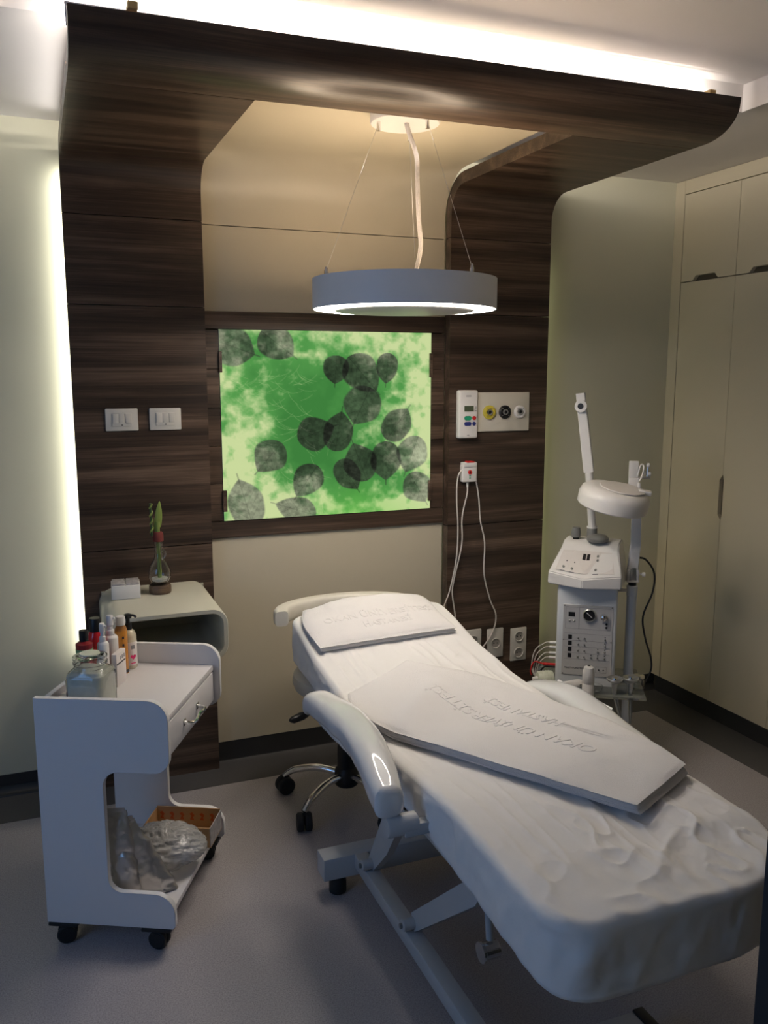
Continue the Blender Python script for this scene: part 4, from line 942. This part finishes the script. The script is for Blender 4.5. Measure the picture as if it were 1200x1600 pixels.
# towel on the headrest
tw1 = thing('folded_towel', 'folded white towel with embossed lettering covering the bed headrest', 'towel', (1.09, 2.8, 0.69))
org1 = (1.09, 2.8, 0.69)
XY1 = ribbon([(0.835, 2.675), (0.822, 2.76), (0.828, 2.86), (0.85, 2.935)], [(1.362, 2.70), (1.345, 2.80), (1.345, 2.90), (1.33, 2.965)], 60, 100)
s1g = np.linspace(0, 1, 100)[None, :]; t1g = np.linspace(0, 1, 60)[:, None]
XY1 = XY1 + 0.010 * np.dstack([fbm(XY1[..., 0] * 12, XY1[..., 1] * 12, 81, 3) - 0.45, fbm(XY1[..., 0] * 12, XY1[..., 1] * 12, 82, 3) - 0.45])
zb1 = topz(XY1[..., 0], XY1[..., 1]) + 0.008 + 0.010 * np.clip(fbm(XY1[..., 0] * 10, XY1[..., 1] * 7, 83, 3) - 0.42, 0, 1)
arch = 0.034 * np.sin(math.pi * s1g) ** 0.6 * (0.3 + t1g) * np.clip((1 - t1g) * 6, 0, 1) ** 0.5
nz1 = 0.020 * (fbm(XY1[..., 0] * 9, XY1[..., 1] * 9, 71, 3) - 0.45) + arch
slab('lower_fold', XY1 + np.array([0.0, 0.003]), zb1 - 0.002, 0.013, m_towel, tw1, org1)
o_, up1 = slab('upper_fold', XY1, zb1 + 0.010, 0.016, m_towel, tw1, org1, nz1, 7)
z_up1 = caster(o_, org1)
embossed('OKAN ÜNİVERSİTESİ', 0.044, (0.885, 2.775), R(3), z_up1, tw1, org1, m_towel, 1.0)
embossed('HASTANESİ', 0.036, (1.02, 2.735), R(3), z_up1, tw1, org1, m_towel)

# ================================================================ facial machine, cart, magnifier lamp
CR = R(-32); cc = (2.055, 2.88)
CM = Matrix.Translation((cc[0], cc[1], 0)) @ rot2(CR)
def cw(x, y, z=0): v = CM @ Vector((x, y, z)); return (v.x, v.y, v.z)
ct = thing('equipment_cart', 'clear acrylic shelf cart on a white post carrying the facial machine', 'cart', (cc[0], cc[1], 0), CR)
MB().box(-0.20, 0.225, -0.215, 0.13, 0.332, 0.342, 0.003).build('acrylic_shelf', m_acrylic, ct)
MB().lathe([(0.020, 0.002), (0.020, 0.70), (0.022, 0.702), (0.022, 0.742), (0.018, 0.744)], (0.175, 0.0, 0), n=28).build('post', m_paint, ct)
MB().box(0.11, 0.175, -0.007, 0.007, 0.715, 0.727, 0.002).build('post_bracket', m_plastic, ct)
for x, y in ((-0.17, -0.10), (-0.17, 0.10)):
    MB().lathe([(0.013, 0.045), (0.013, 0.331)], (x, y, 0), n=20).build('leg', m_paint, ct)
MB().box(-0.19, 0.20, -0.02, 0.02, 0.03, 0.055, 0.004).build('base_bar', m_paint, ct)
MB().box(-0.19, -0.15, -0.13, 0.13, 0.03, 0.045, 0.003).build('base_bar', m_paint, ct)
for x, y in ((-0.17, -0.11), (-0.17, 0.11), (0.175, -0.02)):
    MB().lathe([(0.016, -0.01), (0.018, -0.008), (0.018, 0.008), (0.016, 0.01)], (x, y + (0.0 if x < 0 else 0.04), 0.018), n=18, axis='x').build('wheel', m_rubber, ct)
tm = thing('facial_machine', 'white upright multi-function facial machine with dial and rows of buttons', 'machine', cw(0, 0, 0.3425), CR - R(4))
FYm = -0.10
poly = rrect(-0.118, 0.118, FYm, 0.11, 0.012, 3)
mb = MB(); mb.rings([[(a, b2, z) for a, b2 in [(p[0] * q_, p[1] * q_) for p in poly]] for z, q_ in ((0.0, 1.0), (0.395, 1.0), (0.414, 0.95))]); mb.build('cabinet', m_paint, tm)
MB().box(-0.093, 0.103, FYm - 0.003, FYm - 0.0002, 0.040, 0.335, 0.001, 1).build('front_panel', m_panelgrey, tm)
yf = FYm - 0.003
def mark(x0, x1, z0, z1, m=m_line, name='printed_line', d_=0.0006, parent=None): return MB().box(x0, x1, yf - d_, yf - 0.0001, z0, z1).build(name, m, parent or tm, smooth=False)
def frame(x0, x1, z0, z1, w_=0.0012):
    mb = MB(); mb.box(x0, x1, yf - 0.0005, yf - 0.0001, z0, z0 + w_); mb.box(x0, x1, yf - 0.0005, yf - 0.0001, z1 - w_, z1); mb.box(x0, x0 + w_, yf - 0.0005, yf - 0.0001, z0, z1); mb.box(x1 - w_, x1, yf - 0.0005, yf - 0.0001, z0, z1)
    mb.build('printed_frame', m_line, tm, smooth=False)
frame(-0.083, -0.030, 0.235, 0.325); frame(-0.029, 0.093, 0.235, 0.325)
mark(-0.072, -0.046, 0.285, 0.304, m_black, 'display')
for x in (-0.067, -0.049): MB().lathe([(0.004, 0.003), (0.004, 0.007), (0.002, 0.009)], (x, FYm, 0.268), axis='-y', n=12).build('knob', m_steel, tm)
MB().lathe([(0.026, 0.003), (0.026, 0.012), (0.023, 0.015), (0.022, 0.012)], (0.010, FYm, 0.296), axis='-y', n=32).build('gauge_bezel', m_steel, tm)
gf = MB().lathe([(0.0221, 0.008), (0.0221, 0.0122)], (0.010, FYm, 0.296), axis='-y', n=32).build('gauge_face', m_black, tm)
MB().prism([(-0.012, 0.010), (-0.010, 0.012), (0.012, -0.008), (0.010, -0.010)], lambda p, q: Vector((0.010 + p, FYm - 0.0124, 0.296 + q)), lambda p, q: Vector((0.010 + p, FYm - 0.0130, 0.296 + q))).build('needle', m_plastic, gf)
MB().lathe([(0.012, 0.003), (0.014, 0.006), (0.012, 0.022), (0.006, 0.026)], (0.066, FYm, 0.292), axis='-y', n=24).build('valve_knob', m_chrome, tm)
for z in (0.262, 0.248): MB().lathe([(0.0045, 0.003), (0.0045, 0.008)], (0.078, FYm, z), axis='-y', n=12).build('jack', m_black, tm)
for r in range(4):
    z = 0.200 - r * 0.026
    mark(-0.085, 0.095, z - 0.0145, z - 0.0137)
    mark(-0.070, -0.055, z - 0.009, z + 0.009, m_black, 'display')
    xs = [-0.030, -0.005, 0.075] + ([0.048] if r >= 2 else []) + ([0.022] if r >= 3 else [])
    for x in xs: MB().lathe([(0.0036, 0.003), (0.0036, 0.007), (0.002, 0.009)], (x, FYm, z - 0.004), axis='-y', n=12).build('knob', m_grey, tm)
    for x in xs[2:]: mark(x - 0.002, x + 0.002, z + 0.004, z + 0.008, m_ink, 'indicator')
mark(-0.085, 0.095, 0.2149, 0.2157)
textpart('lettering', 'MULTI-FUNCTIONAL', 0.0105, m_ink, tm, (-0.082, yf - 0.0004, 0.066), (1, 0, 0), (0, 0, 1), 0.0002)
frame(0.042, 0.085, 0.056, 0.082)
for x in (0.055, 0.073): MB().lathe([(0.0025, 0.003), (0.0025, 0.006)], (x, FYm, 0.069), axis='-y', n=10).build('jack', m_black, tm)
for x, z in ((-0.088, 0.330), (0.098, 0.330), (-0.088, 0.045), (0.098, 0.045), (-0.088, 0.187), (0.098, 0.187)): MB().lathe([(0.003, 0.003), (0.003, 0.0045)], (x, FYm, z), axis='-y', n=10).build('screw', m_grey, tm)
# steamer head on top: wedge with sloping face and V lower edge
hd = thing('facial_steamer', 'white wedge-shaped steamer unit with sloping control face on the machine', 'steamer', cw(0.0, 0, 0.7570), CR - R(12))
def hv(x, y, z): return (x, y, z)
mb = MB(); B = mb.bm.verts.new
# left, mid, right columns
pts = {}
for nm, x, ybf in (('l', -0.145, -0.115), ('m', 0.0, -0.165), ('r', 0.145, -0.115)):
    xt = {'l': -0.105, 'm': 0.0, 'r': 0.118}[nm]
    pts[nm] = [B(hv(x, 0.11, 0.0)), B(hv(x, ybf, 0.0)), B(hv(x, ybf, {'l': 0.050, 'm': 0.040, 'r': 0.050}[nm])), B(hv(xt if nm != 'm' else 0.0, -0.035, 0.140)), B(hv(xt, 0.005, 0.163)), B(hv(xt, 0.10, 0.163))]
for a, b2 in (('l', 'm'), ('m', 'r')):
    for k in range(6): mb.bm.faces.new((pts[a][k], pts[a][(k + 1) % 6], pts[b2][(k + 1) % 6], pts[b2][k]))
mb.bm.faces.new(pts['l']); mb.bm.faces.new(list(reversed(pts['r'])))
bmesh.ops.recalc_face_normals(mb.bm, faces=mb.bm.faces[:]); bmesh.ops.bevel(mb.bm, geom=mb.bm.edges[:], offset=0.004, segments=2, affect='EDGES')
mb.build('casing', m_plastic, hd, angle=30)
# sloping face frame: maps (u, v) onto the wedge front, u across, v up
def sf(u, v, d_=0.0):
    # plane through (±, -0.115, .05) side / mid -> approximate by mid-bulging face
    x = u; yb = -0.115 - 0.050 * (1 - min(1, abs(u) / 0.145)); zb_ = 0.050 - 0.010 * (1 - min(1, abs(u) / 0.145)); p0 = Vector((x, yb, zb_)); p1 = Vector((x * 0.80, -0.035, 0.140))
    p = p0.lerp(p1, v); n_ = Vector((0.30 * (1 if u > 0 else -1), -0.80, 0.60)).normalized(); return p + n_ * d_
def facepoly(poly, m, name, d0, d1): MB().prism(poly, lambda u, v: sf(u, v, d0), lambda u, v: sf(u, v, d1)).build(name, m, hd, smooth=False)
for s in (-1, 1):
    facepoly([(0.0, 0.16), (s * 0.06, 0.14), (s * 0.118, 0.12), (s * 0.118, 0.88), (s * 0.06, 0.90), (0.0, 0.90)], m_facepl, 'control_face', 0.0012, 0.0020)
facepoly([(-0.016, 0.60), (-0.001, 0.60), (-0.001, 0.80), (-0.016, 0.80)], m_black, 'display', 0.0021, 0.0032)
facepoly([(0.001, 0.60), (0.015, 0.60), (0.015, 0.80), (0.001, 0.80)], m_black, 'display', 0.0021, 0.0032)
for u, v, r, nm, mt in ((-0.082, 0.50, 0.003, 'indicator', m_ink), (-0.046, 0.48, 0.003, 'indicator', m_ink), (-0.088, 0.28, 0.005, 'button', m_grey), (-0.050, 0.26, 0.005, 'button', m_grey), (0.050, 0.74, 0.005, 'button', m_grey), (0.050, 0.60, 0.005, 'button', m_grey), (0.045, 0.28, 0.005, 'button', m_grey)):
    ring = [(u + r * math.cos(2 * math.pi * q / 10), v + r / 0.13 * math.sin(2 * math.pi * q / 10)) for q in range(10)]
    facepoly(ring, mt, nm, 0.0021, 0.0060 if nm == 'button' else 0.003)
for u in (-0.10, -0.06, 0.035): facepoly([(u, 0.13), (u + 0.022, 0.13), (u + 0.022, 0.155), (u, 0.155)], m_line, 'caption', 0.0021, 0.0024)
MB().lathe([(0.012, 0.163), (0.013, 0.165), (0.013, 0.169)], (-0.062, 0.03, 0), n=16).build('filler_neck', m_black, hd)
MB().lathe([(0.018, 0.172), (0.020, 0.19), (0.016, 0.212)], (-0.062, 0.03, 0), n=16).build('filler_cap', m_grey, hd)
MB().lathe([(0.036, 0.163), (0.043, 0.168), (0.044, 0.178), (0.036, 0.188), (0.020, 0.192), (0.001, 0.193)], (0.030, 0.005, 0), n=32).build('collar_disc', m_grey, hd)
MB().lathe([(0.021, 0.163), (0.021, 0.212), (0.018, 0.216)], (0.0, 0.045, 0), n=24).build('arm_socket', m_grey, hd)
# steam arm: round tube, then square tube with nozzle
ap0 = Vector((0.0, 0.045, 0.213)); ap1 = Vector((-0.022, 0.050, 0.440)); ap2 = Vector((-0.068, 0.05, 0.760))
MB().tube([ap0, ap1], 0.0165, 16).build('steam_tube', m_plastic, hd)
MB().tube([ap0 + Vector((0, 0, -0.002)), ap0 + Vector((0, 0, 0.006))], 0.022, 16).build('tube_ring', m_plastic, hd)
dirv = (ap2 - ap1).normalized(); sx_ = Vector((1, 0, 0)); sx_ = (sx_ - dirv * sx_.dot(dirv)).normalized(); sy_ = dirv.cross(sx_)
sa_ = MB().loft([(ap1, sx_ * 0.021, sy_ * 0.014), (ap1.lerp(ap2, 0.5), sx_ * 0.020, sy_ * 0.014), (ap2, sx_ * 0.018, sy_ * 0.014)], 24, 8).build('square_arm', m_plastic, hd)
np_ = ap1.lerp(ap2, 0.84)
nzm = MB(); nzm.tube([np_ - sy_ * 0.012, np_ + sy_ * 0.032 * (-1 if sy_.y > 0 else 1)], 0.0245, 24); nzm.build('steam_nozzle', m_plastic, sa_)
q0 = np_ + sy_ * 0.0322 * (-1 if sy_.y > 0 else 1); MB().tube([q0, q0 + sy_ * 0.002 * (-1 if sy_.y > 0 else 1)], 0.012, 20).build('nozzle_hole', m_black, sa_)

# magnifier lamp on the post
PW = Vector(cw(0.175, 0.0, 0)); ml_ = thing('magnifier_lamp', 'white magnifying lamp with round head on a jointed arm beside the machine', 'lamp', (PW.x, PW.y, 0.7445), CR)
mb = MB(); mb.box(-0.024, -0.012, -0.016, 0.016, 0.02, 0.066, 0.004); mb.box(0.012, 0.024, -0.016, 0.016, 0.02, 0.066, 0.004); mb.box(-0.024, 0.024, -0.016, 0.016, 0.012, 0.022, 0.003); mb.build('lower_fork', m_plastic, ml_)
MB().lathe([(0.016, 0.0), (0.016, 0.013)], n=20).build('swivel_pin', m_black, ml_)
MB().box(-0.0115, 0.0115, -0.014, 0.014, 0.022, 0.075, 0.002).build('arm_tongue', m_steel, ml_)
kn = MB(); kn.lathe([(0.004, 0.024), (0.004, 0.036), (0.009, 0.037), (0.009, 0.048)], (0, 0, 0.045), n=16, axis='x'); kn.build('clamp_knob', m_plastic, ml_)
a0 = Vector((-0.002, 0, 0.066)); a1 = Vector((0.004, 0.0, 0.155)); a2 = Vector((0.0, 0.0, 0.40))
MB().loft([(a0, (0.021, 0, 0), (0, 0.014, 0)), (a1, (0.021, 0, 0), (0, 0.014, 0)), (a1 + Vector((0.002, 0.004, 0.02)), (0.020, 0, 0), (0, 0.013, 0)), (a2, (0.019, 0, 0), (0, 0.013, 0))], 24, 8).build('lower_arm', m_plastic, ml_)
# upper bracket
mb = MB(); mb.box(-0.032, 0.006, 0.02, 0.034, 0.385, 0.505, 0.004); mb.box(-0.032, 0.006, -0.006, 0.006, 0.385, 0.44, 0.003); mb.build('upper_bracket', m_plastic, ml_)
MB().box(-0.028, 0.002, 0.0345, 0.040, 0.39, 0.50, 0.002).build('bracket_plate', m_plastic, ml_)
for x, z in ((0.040, 0.49), (0.046, 0.455), (0.026, 0.458)):
    MB().lathe([(0.0075, -0.006), (0.0085, -0.004), (0.0085, 0.004), (0.0075, 0.006)], (x, 0.01, z), n=14, axis='x').build('bracket_knob', m_plastic, ml_)
MB().tube([(0.006, 0.01, 0.44), (0.05, 0.01, 0.44)], 0.006, 10).build('hinge_bar', m_steel, ml_)
MB().tube([(0.038, 0.01, 0.44), (0.040, 0.01, 0.49)], 0.004, 8).build('spring_post', m_steel, ml_)
cord('head_wire', [(0.0, 0.0, 0.445), (0.010, -0.004, 0.49), (0.022, -0.004, 0.488), (0.018, -0.012, 0.455), (0.004, -0.03, 0.43)], 0.0036, m_plastic, ml_)
MB().lathe([(0.007, -0.022), (0.009, 0.0), (0.006, 0.014)], (0.004, -0.032, 0.41), n=12).build('wire_plug', m_plastic, ml_)
# head disc: tilted round housing
hm_ = Matrix.Translation((-0.092, -0.085, 0.385)) @ Matrix.Rotation(R(10), 4, 'Y') @ Matrix.Rotation(R(7), 4, 'X')
def tm_part(mb, name, m, parent):
    o = MB(); o.merge(mb.bm, hm_); return o.build(name, m, parent)
hsg = tm_part(MB().lathe([(0.090, -0.055), (0.132, -0.055), (0.137, -0.050), (0.138, -0.012), (0.130, 0.010), (0.112, 0.022), (0.085, 0.026), (0.001, 0.026)], n=64), 'lamp_head', m_plastic, ml_)
tm_part(MB().lathe([(0.086, 0.0262), (0.088, 0.028), (0.086, 0.031), (0.001, 0.0335)], (0.022, -0.004, 0), n=48), 'lens_cover', m_facepl, hsg)
tm_part(MB().lathe([(0.100, -0.0475), (0.128, -0.0475), (0.128, -0.0455), (0.100, -0.0455), (0.100, -0.0475)], n=48, cap=False), 'light_tube', m_mint, hsg)
tm_part(MB().box(0.085, 0.135, -0.012, 0.018, 0.018, 0.036, 0.003), 'head_joint', m_plastic, hsg)
# black mains cable of the lamp
cord('power_cord', [(0.018, 0.0, 0.115), (0.05, 0.005, 0.105), (0.085, 0.01, 0.05), (0.082, 0.01, -0.03), (0.048, 0.0, -0.13), (0.060, -0.01, -0.22), (0.085, -0.02, -0.30), (0.083, -0.03, -0.36), (0.045, -0.03, -0.44)], 0.004, m_black, ml_)

# small tools lying on the acrylic shelf
SZc = 0.3428
def on(x, y, z=SZc): return cw(x, y, z)
cup = None
def suction(x, y, label, lean):
    t = thing('glass_applicator', label, 'applicator', on(x, y, SZc), CR, 'round applicators at the front of the acrylic shelf')
    mb = MB(); mb.lathe([(0.008, 0.0), (0.010, 0.02), (0.012, 0.045), (0.028, 0.056), (0.032, 0.064), (0.030, 0.068), (0.020, 0.064), (0.008, 0.058), (0.001, 0.058)], n=28); mb.build('cup', m_steel, t)
    MB().lathe([(0.010, 0.062), (0.014, 0.064), (0.012, 0.069), (0.001, 0.070)], n=20).build('centre_button', m_chrome, t)
    MB().tube([(0.0, 0, 0.003), (lean * 0.5, -0.03, -0.05), (lean, -0.045, -0.11)], [0.009, 0.008, 0.004], 12).build('stem', m_acrylic, t)
MB_h = thing('tool_handle', 'white upright rounded tool handle standing at the shelf front', 'tool', on(0.000, -0.235, SZc - 0.02), CR)
MB().lathe([(0.021, -0.02), (0.023, 0.0), (0.023, 0.075), (0.0215, 0.078), (0.0235, 0.082), (0.022, 0.125), (0.018, 0.142), (0.009, 0.148), (0.001, 0.148)], n=28).build('grip', m_plastic, MB_h)
MB().lathe([(0.006, 0.1482), (0.006, 0.150)], n=12).build('tip_hole', m_black, MB_h)
MB().box(-0.03, 0.03, 0.0238, 0.03, 0.02, 0.06, 0.002).build('holder_clip', m_acrylic, MB_h)
suction(0.105, -0.185, 'round metallic applicator cup with clear stem, left one on the shelf', 0.03)
suction(0.168, -0.165, 'round metallic applicator cup, right one by the post', 0.0)
h2 = thing('tool_handle', 'white tool handle lying diagonally toward the machine foot', 'tool', on(-0.085, -0.20, SZc), CR + R(-62))
MB().tube([(0.0, -0.055, 0.021), (0.0, -0.04, 0.022), (0, 0.06, 0.028), (0.0, 0.078, 0.028)], [0.014, 0.020, 0.021, 0.013], 24).build('grip', m_plastic, h2)
MB().tube([(0, 0.078, 0.028), (0.0, 0.10, 0.034), (0.0, 0.115, 0.03)], [0.010, 0.012, 0.006], 14).build('tip', m_black, h2)
h3 = thing('brush_head', 'pale mint ribbed tool head lying left of the machine', 'tool', on(-0.165, -0.135, SZc), CR + R(20))
MB().lathe([(0.026, -0.032), (0.029, -0.028), (0.030, 0.0), (0.029, 0.028), (0.025, 0.032)], (0, 0, 0.031), n=32, axis='x').build('drum', m_mint, h3)
MB().lathe([(0.008, -0.052), (0.010, -0.0325)], (0, 0, 0.031), n=16, axis='x').build('spindle', m_tissue, h3)
for k in range(4): MB().lathe([(0.0302, -0.018 + k * 0.011), (0.0312, -0.016 + k * 0.011), (0.0302, -0.014 + k * 0.011)], (0, 0, 0.031), n=32, axis='x', cap=False).build('rib', m_mint, h3)
jt = thing('glass_jar', 'small clear glass pot at the right end of the acrylic shelf', 'jar', on(0.205, -0.10, SZc), CR)
MB().lathe([(0.020, 0), (0.024, 0.003), (0.026, 0.03), (0.022, 0.045), (0.020, 0.045), (0.022, 0.03), (0.020, 0.006), (0.001, 0.005)], n=28, cap=False).build('glass', m_glass, jt)
MB().lathe([(0.018, 0.0452), (0.024, 0.046), (0.023, 0.053), (0.001, 0.056)], n=24).build('lid', m_chrome, jt)
jt2 = thing('glass_dish', 'low clear glass dish beside the upright tool handle', 'dish', on(0.025, -0.17, SZc), CR)
MB().lathe([(0.022, 0), (0.034, 0.008), (0.038, 0.024), (0.036, 0.024), (0.032, 0.010), (0.020, 0.003), (0.001, 0.003)], n=32, cap=False).build('bowl', m_glass, jt2)
# cables at the left side of the machine
for i, (z, dx_, m, r, nm, lab) in enumerate(((0.150, 0.055, m_cable, 0.0024, 'lead', 'topmost white lead plugged into the machine side'), (0.130, 0.047, m_cable, 0.0024, 'lead', 'second white lead plugged into the machine side'), (0.105, 0.040, m_cable, 0.0024, 'lead', 'third white lead from the top on the machine side'), (0.085, 0.034, m_cable, 0.0020, 'lead', 'lowest white lead plugged into the machine side'), (0.045, 0.030, m_black, 0.0036, 'lead', 'thick black lead looping below the red plug'))):
    t = thing('lead', lab, 'cable', cw(-0.119, -0.03, 0.3425), CR, 'leads plugged into the side of the facial machine')
    MB().tube([(-0.001, 0, z), (-0.030, 0, z)], 0.0060 if m is m_cable else 0.004, 10).build('plug', m_plastic if m is m_cable else m_black, t)
    cord('wire', [(-0.030, 0, z), (-0.050, -0.002, z - 0.003), (-0.050 - dx_ * 0.7, -0.01, z - 0.035), (-0.046 - dx_, -0.014, z - 0.10), (-0.040 - dx_ * 0.9, -0.02, max(0.008, z - 0.14))], r, m, t)
rp = thing('red_plug', 'long red plug on the left side of the machine', 'plug', cw(-0.119, -0.05, 0.3425), CR)
MB().tube([(-0.001, 0, 0.062), (-0.055, 0, 0.062)], 0.006, 12).build('plug_body', m_red, rp)
cord('red_wire', [(-0.055, 0, 0.062), (-0.09, 0, 0.068), (-0.105, 0.004, 0.03), (-0.10, 0.01, 0.008)], 0.003, m_red, rp)
